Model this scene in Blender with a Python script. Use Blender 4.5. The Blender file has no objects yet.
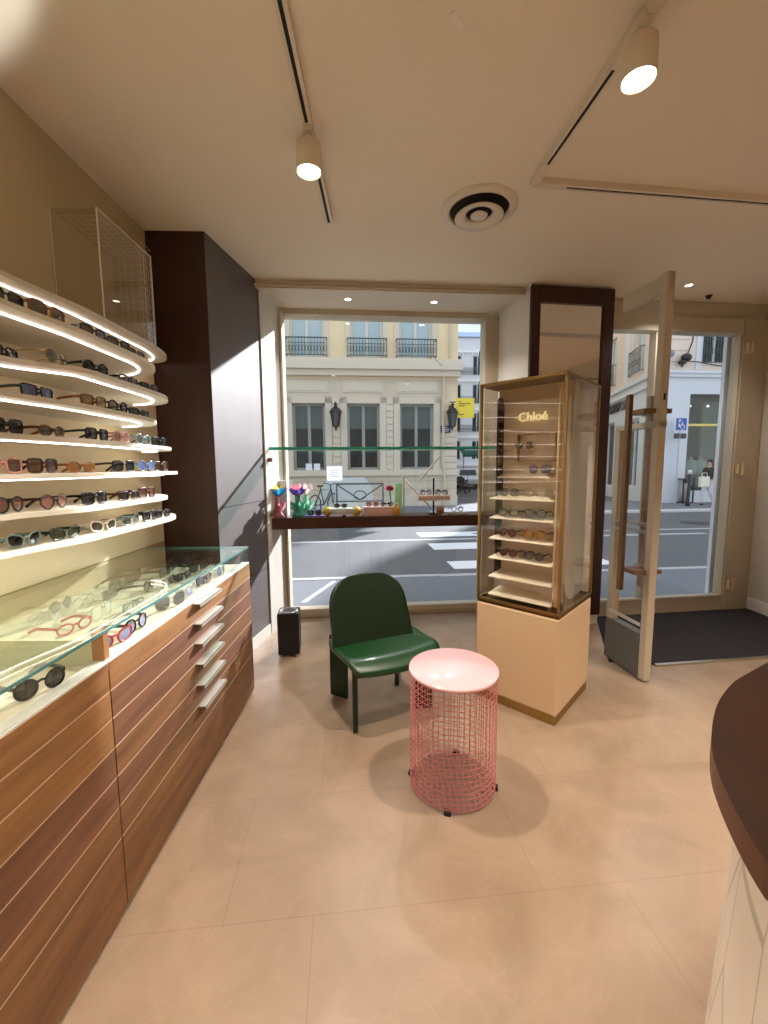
import bpy, bmesh, math, random
from mathutils import Vector, Matrix
random.seed(7)
S = bpy.context.scene
C = bpy.context.collection
PI = math.pi
R = math.radians

# ------------------------------------------------------------------ camera model (photo frame 768x1024)
FPX, TILT, ROLL, EYE = 415.0, R(6.12), R(-0.45), 1.5
_ct, _st, _cr, _sr = math.cos(TILT), math.sin(TILT), math.cos(ROLL), math.sin(ROLL)
def ray(px, py):
    x, y = px - 384, -(py - 512)
    x, y = x*_cr - y*_sr, x*_sr + y*_cr
    return Vector((x, FPX*_ct + y*_st, -FPX*_st + y*_ct))
def at_z(px, py, z):
    d = ray(px, py); t = (z-EYE)/d.z
    return Vector((d.x*t, d.y*t, z))
def at_plane(px, py, p, a):
    d = ray(px, py); n = (-math.sin(R(a)), math.cos(R(a)))
    t = (p[0]*n[0]+p[1]*n[1])/(d.x*n[0]+d.y*n[1])
    return Vector((d.x*t, d.y*t, EYE+d.z*t))

# ------------------------------------------------------------------ materials
def srgb(r, g, b):
    f = lambda c: (c/255/12.92) if c/255 <= .04045 else ((c/255+.055)/1.055)**2.4
    return (f(r), f(g), f(b), 1)
MATS = {}
def paper(name, col, tr=.5):
    if name in MATS: return MATS[name]
    m = bpy.data.materials.new(name); m.use_nodes = True; nt = m.node_tree
    b = nt.nodes['Principled BSDF']; b.inputs['Base Color'].default_value = col; b.inputs['Roughness'].default_value = .7
    t = nt.nodes.new('ShaderNodeBsdfTranslucent'); t.inputs[0].default_value = col
    mx = nt.nodes.new('ShaderNodeMixShader'); mx.inputs[0].default_value = tr
    nt.links.new(b.outputs[0], mx.inputs[1]); nt.links.new(t.outputs[0], mx.inputs[2]); nt.links.new(mx.outputs[0], nt.nodes['Material Output'].inputs[0])
    MATS[name] = m; return m
def new_mat(name):
    m = bpy.data.materials.new(name); m.use_nodes = True
    nt = m.node_tree
    return m, nt, nt.nodes['Principled BSDF']
def mat(name, col, rough=.5, metal=0, noise=0, scale=8, bump=0, stretch=None, coat=0, spec=None):
    if name in MATS: return MATS[name]
    m, nt, b = new_mat(name)
    b.inputs['Base Color'].default_value = col
    b.inputs['Roughness'].default_value = rough
    b.inputs['Metallic'].default_value = metal
    if coat: b.inputs['Coat Weight'].default_value = coat; b.inputs['Coat Roughness'].default_value = .08
    if spec is not None: b.inputs['Specular IOR Level'].default_value = spec
    if noise or bump:
        tc = nt.nodes.new('ShaderNodeTexCoord'); mp = nt.nodes.new('ShaderNodeMapping')
        nt.links.new(tc.outputs['Object'], mp.inputs['Vector'])
        if stretch: mp.inputs['Scale'].default_value = stretch
        n = nt.nodes.new('ShaderNodeTexNoise'); n.inputs['Scale'].default_value = scale
        n.inputs['Detail'].default_value = 6
        nt.links.new(mp.outputs[0], n.inputs['Vector'])
        if noise:
            mx = nt.nodes.new('ShaderNodeMix'); mx.data_type = 'RGBA'
            mx.inputs[6].default_value = tuple(c*(1-noise) for c in col[:3])+(1,)
            mx.inputs[7].default_value = tuple(min(1, c*(1+noise)) for c in col[:3])+(1,)
            nt.links.new(n.outputs['Fac'], mx.inputs[0]); nt.links.new(mx.outputs[2], b.inputs['Base Color'])
        if bump:
            bp = nt.nodes.new('ShaderNodeBump'); bp.inputs['Strength'].default_value = bump; bp.inputs['Distance'].default_value = .01
            nt.links.new(n.outputs['Fac'], bp.inputs['Height']); nt.links.new(bp.outputs[0], b.inputs['Normal'])
    MATS[name] = m; return m
def emit(name, col, st):
    if name in MATS: return MATS[name]
    m, nt, b = new_mat(name)
    b.inputs['Base Color'].default_value = (0.8, .8, .8, 1)
    b.inputs['Emission Color'].default_value = col; b.inputs['Emission Strength'].default_value = st
    MATS[name] = m; return m
def glass(name, tint=(1, 1, 1, 1), ior=1.45, rough=.0, refl=1.0):
    """thin architectural glass: clear transmission plus Fresnel reflection"""
    if name in MATS: return MATS[name]
    m = bpy.data.materials.new(name); m.use_nodes = True; nt = m.node_tree; nt.nodes.clear()
    o = nt.nodes.new('ShaderNodeOutputMaterial'); mx = nt.nodes.new('ShaderNodeMixShader')
    t = nt.nodes.new('ShaderNodeBsdfTransparent'); g = nt.nodes.new('ShaderNodeBsdfGlossy')
    t.inputs[0].default_value = tint; g.inputs['Roughness'].default_value = rough
    g.inputs[0].default_value = (refl, refl, refl, 1)
    lw = nt.nodes.new('ShaderNodeLayerWeight'); lw.inputs['Blend'].default_value = .5      # Facing output is 1-cos at blend .5
    pw = nt.nodes.new('ShaderNodeMath'); pw.operation = 'POWER'; pw.inputs[1].default_value = 5
    nt.links.new(lw.outputs['Facing'], pw.inputs[0])
    r0 = ((ior-1)/(ior+1))**2
    f = nt.nodes.new('ShaderNodeMath'); f.operation = 'MULTIPLY_ADD'; f.inputs[1].default_value = 1-r0; f.inputs[2].default_value = r0
    nt.links.new(pw.outputs[0], f.inputs[0])
    nt.links.new(f.outputs[0], mx.inputs[0]); nt.links.new(t.outputs[0], mx.inputs[1]); nt.links.new(g.outputs[0], mx.inputs[2])
    nt.links.new(mx.outputs[0], o.inputs[0]); MATS[name] = m; return m
def wood(name, c1, c2, axis='y', rough=.4, scale=3, coat=0, ring=9):
    if name in MATS: return MATS[name]
    m, nt, b = new_mat(name)
    tc = nt.nodes.new('ShaderNodeTexCoord'); mp = nt.nodes.new('ShaderNodeMapping')
    s = [ring]*3; s['xyz'.index(axis)] = 1.0
    mp.inputs['Scale'].default_value = s
    nt.links.new(tc.outputs['Object'], mp.inputs['Vector'])
    n = nt.nodes.new('ShaderNodeTexNoise'); n.inputs['Scale'].default_value = scale; n.inputs['Detail'].default_value = 8; n.inputs['Distortion'].default_value = .6
    nt.links.new(mp.outputs[0], n.inputs['Vector'])
    cr = nt.nodes.new('ShaderNodeValToRGB'); cr.color_ramp.elements[0].position = .3; cr.color_ramp.elements[1].position = .7
    cr.color_ramp.elements[0].color = c1; cr.color_ramp.elements[1].color = c2
    nt.links.new(n.outputs['Fac'], cr.inputs[0]); nt.links.new(cr.outputs[0], b.inputs['Base Color'])
    b.inputs['Roughness'].default_value = rough
    if coat: b.inputs['Coat Weight'].default_value = coat; b.inputs['Coat Roughness'].default_value = .1
    MATS[name] = m; return m

def floor_mat():
    m, nt, b = new_mat('limestone_floor')
    L = nt.links.new
    tc = nt.nodes.new('ShaderNodeTexCoord'); mp = nt.nodes.new('ShaderNodeMapping')
    mp.inputs['Rotation'].default_value = (0, 0, R(-5.5)); mp.inputs['Location'].default_value = (.425, -.735, 0)
    L(tc.outputs['Object'], mp.inputs['Vector'])
    br = nt.nodes.new('ShaderNodeTexBrick')
    br.offset = .73; br.offset_frequency = 2
    br.inputs['Scale'].default_value = 1; br.inputs['Brick Width'].default_value = 1.1; br.inputs['Row Height'].default_value = .53
    br.inputs['Mortar Size'].default_value = .0024; br.inputs['Mortar Smooth'].default_value = .6; br.inputs['Bias'].default_value = 0
    br.inputs['Color1'].default_value = (.35, .25, .166, 1); br.inputs['Color2'].default_value = (.375, .27, .18, 1)
    br.inputs['Mortar'].default_value = (.29, .20, .13, 1)
    L(mp.outputs[0], br.inputs['Vector'])
    n1 = nt.nodes.new('ShaderNodeTexNoise'); n1.inputs['Scale'].default_value = 3.2; n1.inputs['Detail'].default_value = 9; n1.inputs['Roughness'].default_value = .62; n1.inputs['Distortion'].default_value = .8
    L(mp.outputs[0], n1.inputs['Vector'])
    cr = nt.nodes.new('ShaderNodeValToRGB')
    cr.color_ramp.elements[0].position = .32; cr.color_ramp.elements[0].color = (.82, .80, .78, 1)
    cr.color_ramp.elements[1].position = .72; cr.color_ramp.elements[1].color = (1.12, 1.12, 1.14, 1)
    L(n1.outputs['Fac'], cr.inputs[0])
    mx = nt.nodes.new('ShaderNodeMix'); mx.data_type = 'RGBA'; mx.blend_type = 'MULTIPLY'; mx.inputs[0].default_value = 1
    L(br.outputs['Color'], mx.inputs[6]); L(cr.outputs[0], mx.inputs[7])
    # pale veins
    n2 = nt.nodes.new('ShaderNodeTexNoise'); n2.inputs['Scale'].default_value = 2.1; n2.inputs['Detail'].default_value = 4; n2.inputs['Distortion'].default_value = 2.0
    L(mp.outputs[0], n2.inputs['Vector'])
    v = nt.nodes.new('ShaderNodeMath'); v.operation = 'SUBTRACT'; v.inputs[1].default_value = .5; L(n2.outputs['Fac'], v.inputs[0])
    a = nt.nodes.new('ShaderNodeMath'); a.operation = 'ABSOLUTE'; L(v.outputs[0], a.inputs[0])
    r2 = nt.nodes.new('ShaderNodeValToRGB'); r2.color_ramp.elements[0].position = 0; r2.color_ramp.elements[0].color = (.12, .12, .12, 1); r2.color_ramp.elements[1].position = .010; r2.color_ramp.elements[1].color = (0, 0, 0, 1)
    L(a.outputs[0], r2.inputs[0])
    m2 = nt.nodes.new('ShaderNodeMix'); m2.data_type = 'RGBA'; m2.inputs[7].default_value = (.52, .39, .27, 1)
    L(r2.outputs[0], m2.inputs[0]); L(mx.outputs[2], m2.inputs[6])
    L(m2.outputs[2], b.inputs['Base Color'])
    b.inputs['Roughness'].default_value = .34; b.inputs['Specular IOR Level'].default_value = .5
    return m
def asphalt_mat(name, c):
    return mat(name, c, .85, noise=.25, scale=30)

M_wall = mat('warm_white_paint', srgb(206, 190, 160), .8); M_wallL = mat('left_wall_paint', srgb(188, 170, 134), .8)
M_ceil = mat('ceiling_paint', srgb(236, 222, 202), .85)
M_white = mat('white_paint', srgb(226, 222, 212), .5)
M_offw = mat('offwhite_paint', srgb(214, 204, 188), .55)
M_frame = mat('beige_metal_frame', srgb(190, 178, 155), .45)
M_track = mat('track_white', srgb(225, 212, 192), .4)
M_black = mat('black_plastic', srgb(18, 18, 20), .35)
M_dark = mat('dark_slot', srgb(20, 16, 16), .7)
M_shelf = mat('shelf_white', srgb(232, 226, 208), .4)
M_led = emit('led_strip', (1, .84, .80, 1), 10)
M_bulb = emit('lamp_lens', (1, .86, .70, 1), 30)
M_down = emit('downlight_lens', (1, .84, .66, 1), 18)
M_glass = glass('clear_glass')
M_glassw = glass('window_glass', (.97, .985, .98, 1))
M_teal = mat('glass_edge_teal', srgb(70, 190, 170), .15)
M_tealm = mat('glass_edge_green', srgb(120, 170, 155), .1)
M_acryl = glass('acrylic', (.96, .955, .94, 1), 1.3)
M_walnutD = wood('dark_walnut', srgb(44, 18, 10), srgb(58, 25, 14), 'z', .32, 2.2)
M_bench = wood('bench_walnut', srgb(58, 22, 14), srgb(80, 34, 22), 'x', .4, 3)
M_cab = wood('cabinet_walnut', srgb(104, 70, 42), srgb(138, 97, 60), 'y', .6, 2.2)
M_cab2 = wood('cabinet_walnut_light', srgb(124, 86, 50), srgb(160, 114, 68), 'y', .6, 2.6)
M_cab3 = wood('cabinet_walnut_red', srgb(100, 65, 44), srgb(130, 88, 62), 'y', .6, 2.4)
M_groove = mat('groove_pale', srgb(200, 170, 140), .5)
M_steel = mat('brushed_steel', srgb(205, 200, 190), .3, 1)
M_handle = mat('tab_handle_metal', srgb(188, 184, 172), .45, .2)
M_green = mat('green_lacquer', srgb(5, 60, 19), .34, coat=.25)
M_greenShade = mat('green_lacquer_shaded', srgb(5, 46, 16), .35)  # seat green darkened, shade on the legs put into the colour
M_pink = mat('pink_lacquer', srgb(255, 200, 206), .18, coat=.5)
M_pinkw = mat('pink_wire', srgb(222, 140, 142), .4)
M_gold = mat('brass', srgb(172, 144, 92), .35, 1)
M_goldb = emit('gold_letters', srgb(255, 226, 150), .6)  # slight glow put into the letters to brighten them
M_camel = mat('camel_leather', srgb(222, 192, 154), .5)
M_casebk = mat('case_beige', srgb(224, 208, 184), .6)
M_casesh = mat('case_shelf_cream', srgb(242, 230, 204), .5)
M_counter = wood('counter_walnut', srgb(38, 18, 5), srgb(52, 26, 8), 'y', .45, 2)
M_counter.node_tree.nodes['Principled BSDF'].inputs['Specular IOR Level'].default_value = .2
M_counterE = mat('counter_edge', srgb(84, 50, 30), .4)
M_mat = mat('black_doormat', srgb(34, 28, 32), .95, noise=.3, scale=120)
M_mirror = mat('mirror', (.82, .80, .76, 1), .02, 1)
M_kick = mat('grey_kick_panel', srgb(112, 110, 104), .35, .5)
M_bronze = mat('bronze_handle', srgb(128, 98, 68), .4, .5)
M_deck = mat('case_deck_cream', srgb(206, 202, 178), .5)
M_trayw = mat('tray_white', srgb(216, 222, 212), .4)

# ------------------------------------------------------------------ mesh helpers
class MB:
    def __init__(s, M=None): s.v = []; s.f = []; s.mi = []; s.M = M or Matrix(); s.sm = []
    def add(s, vs, fs, mi=0, smooth=False):
        o = len(s.v); s.v += [s.M @ Vector(p) for p in vs]
        s.f += [tuple(i+o for i in f) for f in fs]; s.mi += [mi]*len(fs); s.sm += [smooth]*len(fs); return s
    def box(s, x0, y0, z0, x1, y1, z1, mi=0):
        x0, x1 = min(x0, x1), max(x0, x1); y0, y1 = min(y0, y1), max(y0, y1); z0, z1 = min(z0, z1), max(z0, z1)
        vs = [(x0,y0,z0),(x1,y0,z0),(x1,y1,z0),(x0,y1,z0),(x0,y0,z1),(x1,y0,z1),(x1,y1,z1),(x0,y1,z1)]
        return s.add(vs, [(0,3,2,1),(4,5,6,7),(0,1,5,4),(1,2,6,5),(2,3,7,6),(3,0,4,7)], mi)
    def prism(s, poly, z0, z1, mi=0, smooth=False):
        a = sum(poly[i][0]*poly[(i+1) % len(poly)][1]-poly[(i+1) % len(poly)][0]*poly[i][1] for i in range(len(poly)))
        if a < 0: poly = poly[::-1]
        n = len(poly)
        s.add([(x, y, z0) for x, y in poly]+[(x, y, z1) for x, y in poly],
              [tuple(range(n-1, -1, -1)), tuple(range(n, 2*n))], mi)
        return s.add([(x, y, z0) for x, y in poly]+[(x, y, z1) for x, y in poly],
              [(i, (i+1) % n, n+(i+1) % n, n+i) for i in range(n)], mi, smooth)
    def tube(s, pts, r, n=8, mi=0, closed=False, caps=True):
        pts = [Vector(p) for p in pts]; rs = r if isinstance(r, (list, tuple)) else [r]*len(pts)
        m = len(pts); vs = []; up = None
        for i, p in enumerate(pts):
            if closed: t = pts[(i+1) % m]-pts[i-1]
            else: t = pts[min(i+1, m-1)]-pts[max(i-1, 0)]
            t.normalize()
            if up is None:
                up = Vector((0, 0, 1)) if abs(t.z) < .9 else Vector((1, 0, 0))
            a = up - t*up.dot(t)
            if a.length < 1e-5: a = t.orthogonal()
            a.normalize(); b = t.cross(a); up = a
            vs += [p+(a*math.cos(2*PI*k/n)+b*math.sin(2*PI*k/n))*rs[i] for k in range(n)]
        fs = []
        for i in range(m if closed else m-1):
            j = (i+1) % m
            fs += [(i*n+k, i*n+(k+1) % n, j*n+(k+1) % n, j*n+k) for k in range(n)]
        s.add(vs, fs, mi, True)
        if caps and not closed:
            s.add([vs[k] for k in range(n)], [tuple(range(n-1, -1, -1))], mi)
            s.add(vs[-n:], [tuple(range(n))], mi)
        return s
    def lathe(s, prof, n=32, mi=0, c=(0, 0, 0), smooth=True):
        vs = []; m = len(prof)
        for k in range(n):
            a = 2*PI*k/n
            vs += [(c[0]+r*math.cos(a), c[1]+r*math.sin(a), c[2]+z) for r, z in prof]
        fs = []
        for k in range(n):
            q = (k+1) % n
            for i in range(m-1): fs.append((k*m+i, q*m+i, q*m+i+1, k*m+i+1))
        return s.add(vs, fs, mi, smooth)
    def ball(s, c, r, n=14, mi=0):
        rx, ry, rz = r if isinstance(r, (tuple, list)) else (r, r, r)
        vs = []; fs = []; h = n//2
        for i in range(h+1):
            t = PI*i/h
            for k in range(n):
                a = 2*PI*k/n
                vs.append((c[0]+rx*math.sin(t)*math.cos(a), c[1]+ry*math.sin(t)*math.sin(a), c[2]+rz*math.cos(t)))
        for i in range(h):
            for k in range(n):
                q = (k+1) % n; fs.append((i*n+k, (i+1)*n+k, (i+1)*n+q, i*n+q))
        return s.add(vs, fs, mi, True)
    def build(s, name, m, parent=None, bevel=0, solid=0, sub=0):
        me = bpy.data.meshes.new(name); me.from_pydata([tuple(v) for v in s.v], [], s.f)
        ms = m if isinstance(m, (list, tuple)) else [m]
        for x in ms: me.materials.append(x)
        me.polygons.foreach_set('material_index', s.mi); me.polygons.foreach_set('use_smooth', s.sm)
        me.update()
        o = bpy.data.objects.new(name, me); C.objects.link(o)
        if parent: o.parent = parent
        if solid:
            d = o.modifiers.new('thick', 'SOLIDIFY'); d.thickness = solid; d.offset = 0
        if bevel:
            d = o.modifiers.new('bevel', 'BEVEL'); d.width = bevel; d.segments = 2; d.limit_method = 'ANGLE'
        if sub:
            d = o.modifiers.new('sub', 'SUBSURF'); d.levels = sub; d.render_levels = sub
        return o
def box(name, m, x0, y0, z0, x1, y1, z1, parent=None, bevel=0):
    return MB().box(x0, y0, z0, x1, y1, z1).build(name, m, parent, bevel)
def tag(o, label, cat, group=None, kind=None):
    o['label'] = label; o['category'] = cat
    if group: o['group'] = group
    if kind: o['kind'] = kind
    return o
def thing(name, label, cat, loc=(0, 0, 0), rz=0, group=None):
    o = bpy.data.objects.new(name, None); C.objects.link(o); o.empty_display_size = .05
    o.location = loc; o.rotation_euler = (0, 0, rz)
    return tag(o, label, cat, group)
def struct(o): o['kind'] = 'structure'; return o
def copy_tree(o, parent=None):
    c = o.copy(); C.objects.link(c); c.parent = parent
    for ch in list(o.children): copy_tree(ch, c)
    return c
def text_mesh(name, body, size, m, parent, M, extrude=.002, bold=0, spacing=1.0):
    cu = bpy.data.curves.new(name+'_curve', 'FONT'); cu.body = body; cu.size = size; cu.extrude = extrude
    cu.align_x = 'CENTER'; cu.align_y = 'CENTER'; cu.offset = bold; cu.space_character = spacing
    to = bpy.data.objects.new(name+'_tmp', cu); C.objects.link(to)
    dg = bpy.context.evaluated_depsgraph_get()
    me = bpy.data.meshes.new_from_object(to.evaluated_get(dg))
    bpy.data.objects.remove(to)
    me.materials.clear(); me.materials.append(m)
    o = bpy.data.objects.new(name, me); C.objects.link(o); o.parent = parent
    me.transform(M); return o
FACE = Matrix.Rotation(R(90), 4, 'X')          # text facing -Y
def frame_at(p, a):                            # local x along the wall, y going away, z up
    return Matrix.Translation((p[0], p[1], 0)) @ Matrix.Rotation(R(a), 4, 'Z')

# ================================================================== ROOM SHELL
H = 3.05
WP, WA = (-.86, 4.09), 5.3          # window plane
DP, DA = (2.79, 4.14), 7.0          # door plane
WL = -1.55
struct(MB().add([(-1.7,-3.2,0),(4.2,-3.2,0),(4.2,4.32,0),(1.9,4.06,0),(1.9,4.3,0),(-1.7,3.98,0)], [(0,1,2,3,4,5)]).build('floor', floor_mat()))
struct(MB().prism([(-1.75,-3.2),(4.2,-3.2),(4.2,4.4),(-1.75,4.4)], H, H+.15).build('ceiling', M_ceil))
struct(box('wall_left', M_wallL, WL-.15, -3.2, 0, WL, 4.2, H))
struct(box('wall_right', mat('right_wall_paint', srgb(206, 198, 184), .8), 3.79, -3.2, 0, 3.95, 4.30, H))
struct(box('wall_back', M_wall, -1.75, -3.2, 0, 4.0, -3.05, H))
struct(MB().box(3.772, -3, 0, 3.789, 4.2, .13).build('baseboard_right', M_white, None, .004))
WM = frame_at(WP, WA); DM = frame_at(DP, DA)
# window wall: header and side cheeks around the shop window (local s along the wall)
struct(MB(WM).box(-.9, 0, 0, -.10, .2, H).box(-.10, 0, 2.96, 1.9, .2, H).box(2.0, 0, 0, 2.9, .2, H).build('wall_front', M_wall))
# dropped soffit over the shop window
sof = [(-1.05,3.60),(1.25,3.80),(1.25,4.28),(-1.05,4.07)]
struct(MB().prism(sof, 2.985, H).build('trim_1', M_offw))
ff = Matrix.Translation((-1.05, 3.575, 0)) @ Matrix.Rotation(R(4.9), 4, 'Z')
struct(MB(ff).box(0, 0, 2.995, 2.30, .025, 3.012).build('trim_2', mat('soffit_bead', srgb(186, 166, 136), .5)))
# corner column clad in dark walnut
colm = [(-1.549,2.89),(-1.168,2.905),(-1.04,3.64),(-.985,4.05),(-1.549,4.0)]
M_col = wood('column_walnut', srgb(48, 24, 15), srgb(62, 32, 20), 'z', .5, 2.2)
M_colf = wood('column_satin_panel', srgb(44, 24, 16), srgb(58, 33, 23), 'z', .5, 2.2)
_b = M_colf.node_tree.nodes['Principled BSDF']; _b.inputs['IOR'].default_value = 2.5; _b.inputs['Roughness'].default_value = .62
m_ = MB(); m_.prism(colm, 0.10, H)
wc = struct(m_.build('wall_column', [M_col, M_colf]))
for pl_ in wc.data.polygons:
    if pl_.normal.x > .9 and pl_.center.y < 3.5: pl_.material_index = 1
struct(MB().prism([(-1.549,2.88),(-1.160,2.895),(-1.032,3.64),(-.98,4.05),(-1.549,4.0)], 0, .10).build('baseboard_left', M_white))
# seams on the inner face of the column
def colface(y): return -1.168 + (y-2.905)*.1741
sm = MB()
for (ya, za, yb, zb) in [(2.93,.62,3.62,.62),(2.93,1.22,3.62,1.22)]:
    sm.add([(colface(ya)+.0015,ya,za),(colface(yb)+.0015,yb,zb),(colface(yb)+.0015,yb,zb+.005),(colface(ya)+.0015,ya,za+.005)], [(0,1,2,3)])
struct(sm.build('trim_3', M_dark))
# white lit return between the column and the window frame
struct(MB().prism([(-1.042,3.645),(-1.028,3.643),(-.955,4.07),(-.985,4.07)], .0, 2.985).build('trim_4', M_white))
# right pillar between window and door
pil = [(1.262,3.722),(2.03,3.835),(2.03,4.40),(1.12,4.30)]
struct(MB().prism(pil, 0, H).build('wall_pillar', mat('pillar_white', srgb(222, 214, 200), .7)))
PM = frame_at((1.262, 3.722), 8.4)
t = thing('wall_mirror', 'tall mirror in dark brown wooden frame on pillar behind the brass display case', 'mirror', (1.262, 3.722, 0), R(8.4))
MB().box(0,-.035,.1,.085,0,3.03).box(.675,-.035,.1,.775,0,3.03).box(.085,-.035,2.89,.675,0,3.03).box(.085,-.035,.1,.675,0,.2).build('frame', mat('mirror_frame', srgb(56, 24, 16), .4), t, .004)
MB().box(.085,-.015,.2,.675,-.001,2.89).build('mirror_glass', M_mirror, t)
MB().box(.085,-.018,2.265,.675,-.014,2.272).build('seam', mat('mirror_seam', srgb(90, 80, 70), .4), t)

# shop window
w = struct(MB(WM).box(-.26,-.07,0,-.085,.12,2.965).box(1.87,-.05,.0,2.06,.12,2.965).box(-.1,-.04,2.935,1.9,.1,2.985)
    .box(-.1,-.05,0,1.9,.1,.035).build('window_1', M_frame, None, .003))
MB(WM).box(-.098,-.09,.0,-.082,.01,2.94).box(-.17,-.085,0,-.155,-.06,2.965).build('frame_bead', mat('frame_bead', srgb(216, 204, 180), .4), w)
MB(WM).box(-.085,-.045,.035,1.87,.06,.085).build('window_sill', mat('sill_pale', srgb(206, 196, 176), .5), w)
MB(WM).box(-.085,.02,.085,1.87,.03,2.935).build('window_pane', M_glassw, w)
# black bracket low on the window frame
tag(MB(WM).box(-.20,-.13,.395,-.15,-.07,.46).box(-.19,-.15,.43,-.16,-.07,.52).build('door_stopper', M_black, None, .006), 'small black bracket low on the left window frame above the black box', 'bracket')
tag(MB().tube([(-1.045,3.69,1.085),(-.985,3.70,1.085)], .016, 12).build('shelf_bracket', M_bronze), 'lower brown round knob on column, right at walnut bench top', 'knob', 'bronze knobs by the window')
tag(MB().tube([(-1.045,3.69,1.575),(-.985,3.70,1.575)], .018, 12).build('shelf_bracket', M_bronze), 'upper brown round knob on column, just under the glass shelf', 'knob', 'bronze knobs by the window')

# entrance: fixed frame and closed right leaf
d2 = struct(MB(DM).box(-.75,-.04,2.765,.98,.08,2.90).box(.715,-.05,0,.98,.08,2.90).box(-.75,-.02,2.90,1.05,.15,H).build('door_2', M_frame, None, .003))
MB(DM).box(-.75,-.03,0,.715,.06,.15).box(.70,-.035,.15,.735,.06,2.765).box(-.20,-.03,.15,-.115,.06,2.765).build('leaf_frame', mat('leaf_frame', srgb(186, 172, 148), .45), d2, .004)
MB(DM).box(-.75,.0,.15,.715,.012,2.765).build('door_pane', M_glassw, d2)
MB(DM).box(-.75,-.034,.148,.715,-.028,.164).build('glazing_bead', mat('bead_white', srgb(236, 232, 224), .4), d2)
for z in (.28, 1.46, 2.62):
    MB(DM).box(.735,-.09,z-.05,.80,-.045,z+.05).tube([(.765,-.10,z-.06),(.765,-.10,z+.06)], .016).build('hinge', mat('hinge_beige', srgb(196, 172, 130), .4), d2)
# pale outer jamb post outside the door
struct(MB(DM).box(.69,.10,-.08,.88,.14,2.95).build('trim_5', mat('jamb_paleblue', srgb(224, 234, 246), .5)))
# entrance threshold wall pieces
struct(MB(DM).box(.98,-.04,0,1.1,.15,H).build('wall_entrance', M_wall))

# open door leaf
ALF = math.atan2(3.13-2.733, 1.752-1.80)
LM = Matrix.Translation((1.785, 2.733, 0)) @ Matrix.Rotation(ALF, 4, 'Z')    # local x from the free edge towards the hinge, y = thickness
d1 = struct(MB(LM).box(0,-.055,.012,.055,.0,2.71).box(.0,-.05,2.60,.42,-.01,2.71).build('door_1', M_frame, None, .004))
MB(LM).box(.056,-.061,.014,.418,.002,.33).build('kick_panel', M_kick, d1)
MB(LM).box(.365,-.06,.012,.42,.0,1.765).box(.0,-.06,1.75,.42,.0,1.79).build('lower_frame', mat('lower_frame_silver', srgb(196, 186, 164), .35, .4), d1, .003)
MB(LM).box(.055,-.034,.375,.385,-.026,1.75).build('lower_pane', M_glass, d1)
MB(LM).box(.055,-.034,1.79,.42,-.026,2.60).build('upper_pane', M_glass, d1)
MB(LM).box(.055,.002,.385,.385,.006,.41).build('pane_bead', mat('bead_silver', srgb(220, 216, 206), .3, .5), d1)
for z in (1.03, 1.085):
    MB(LM).box(.055,-.06,z,.385,-.05,z+.016).box(.055,.0,z,.385,.008,z+.016).build('crossbar', M_steel, d1)
for (y, z0, z1, xx) in ((.085, .62, 1.98, .17), (-.115, .62, 1.98, .22)):
    h = MB(LM).box(xx-.02,y-.015,z0,xx+.02,y+.015,z1).build('handle', M_bronze, d1, .004)
    MB(LM).box(.03,min(y,0)+.0,z1-.14,xx,max(y,-.05)-.0 if y < 0 else y,z1-.11).box(.03,min(y,-.05) if y < 0 else 0,z0+.14,xx,max(y,0) if y > 0 else -.05,z0+.17).build('standoff', M_bronze, h)
MB(LM).box(-.003,-.035,1.92,.0,-.022,1.96).build('latch_plate', M_dark, d1)

# doormat
mp_ = [at_z(600,652,0), at_z(652,664.5,0), at_z(768,656.5,0)]
tag(MB().prism([(1.72,3.05),(2.03,2.995),(3.775,3.2),(3.775,4.19),(2.05,3.98),(2.05,3.86)], .0, .012).build('doormat', M_mat), 'large black entrance mat on the floor in front of the door', 'mat')
tag(MB(Matrix.Translation((2.03,2.985,0)) @ Matrix.Rotation(math.atan2(.205,1.745),4,'Z')).box(0,-.02,0,1.757,.006,.014).build('mat_edging', M_steel), 'thin silver edging strip along front of black entrance mat', 'edging strip')

# ================================================================== LIGHT FIXTURES
def spot_head(par, x, y, zt):
    MB().box(x-.02,y-.09,zt-.05,x+.02,y+.09,zt-.012).build('adapter', M_track, par, .004)
    MB().tube([(x,y-.06,zt-.04),(x,y-.06,zt-.085)], .012, 10).box(x-.03,y-.07,zt-.10,x-.024,y-.05,zt-.07).box(x+.024,y-.07,zt-.10,x+.03,y-.05,zt-.07).build('bracket', M_track, par)
    c = (x, y-.06, 0)
    MB().lathe([(.0,zt-.082),(.046,zt-.084),(.055,zt-.094),(.057,zt-.21),(.054,zt-.21),(.05,zt-.195)], 32, 0, c).build('lamp_housing', M_track, par)
    MB().lathe([(.0,zt-.196),(.05,zt-.196)], 32, 0, c).build('lens', M_bulb, par)
    return Vector((x, y-.06, zt-.225))
def track(name, label, p0, p1, s0=0, s1=1, cat='track light'):
    t = thing(name, label, cat)
    a = math.atan2(p1[1]-p0[1], p1[0]-p0[0]); L = math.hypot(p1[0]-p0[0], p1[1]-p0[1])
    T = Matrix.Translation((p0[0], p0[1], 0)) @ Matrix.Rotation(a, 4, 'Z')
    MB(T).box(0,-.022,H-.034,L,-.008,H-.0005).box(0,.008,H-.034,L,.022,H-.0005).box(0,-.008,H-.012,L,.008,H-.0005).box(-.012,-.022,H-.034,0,.022,H-.0005).box(L,-.022,H-.034,L+.012,.022,H-.0005).box(0,-.008,H-.033,L*s0,.008,H-.0125).box(L*s1,-.008,H-.033,L,.008,H-.0125).build('rail', M_track, t)
    MB(T).box(L*s0+.001,-.0079,H-.030,L*s1-.001,.0079,H-.0125).build('slot', M_dark, t)
    return t
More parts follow.
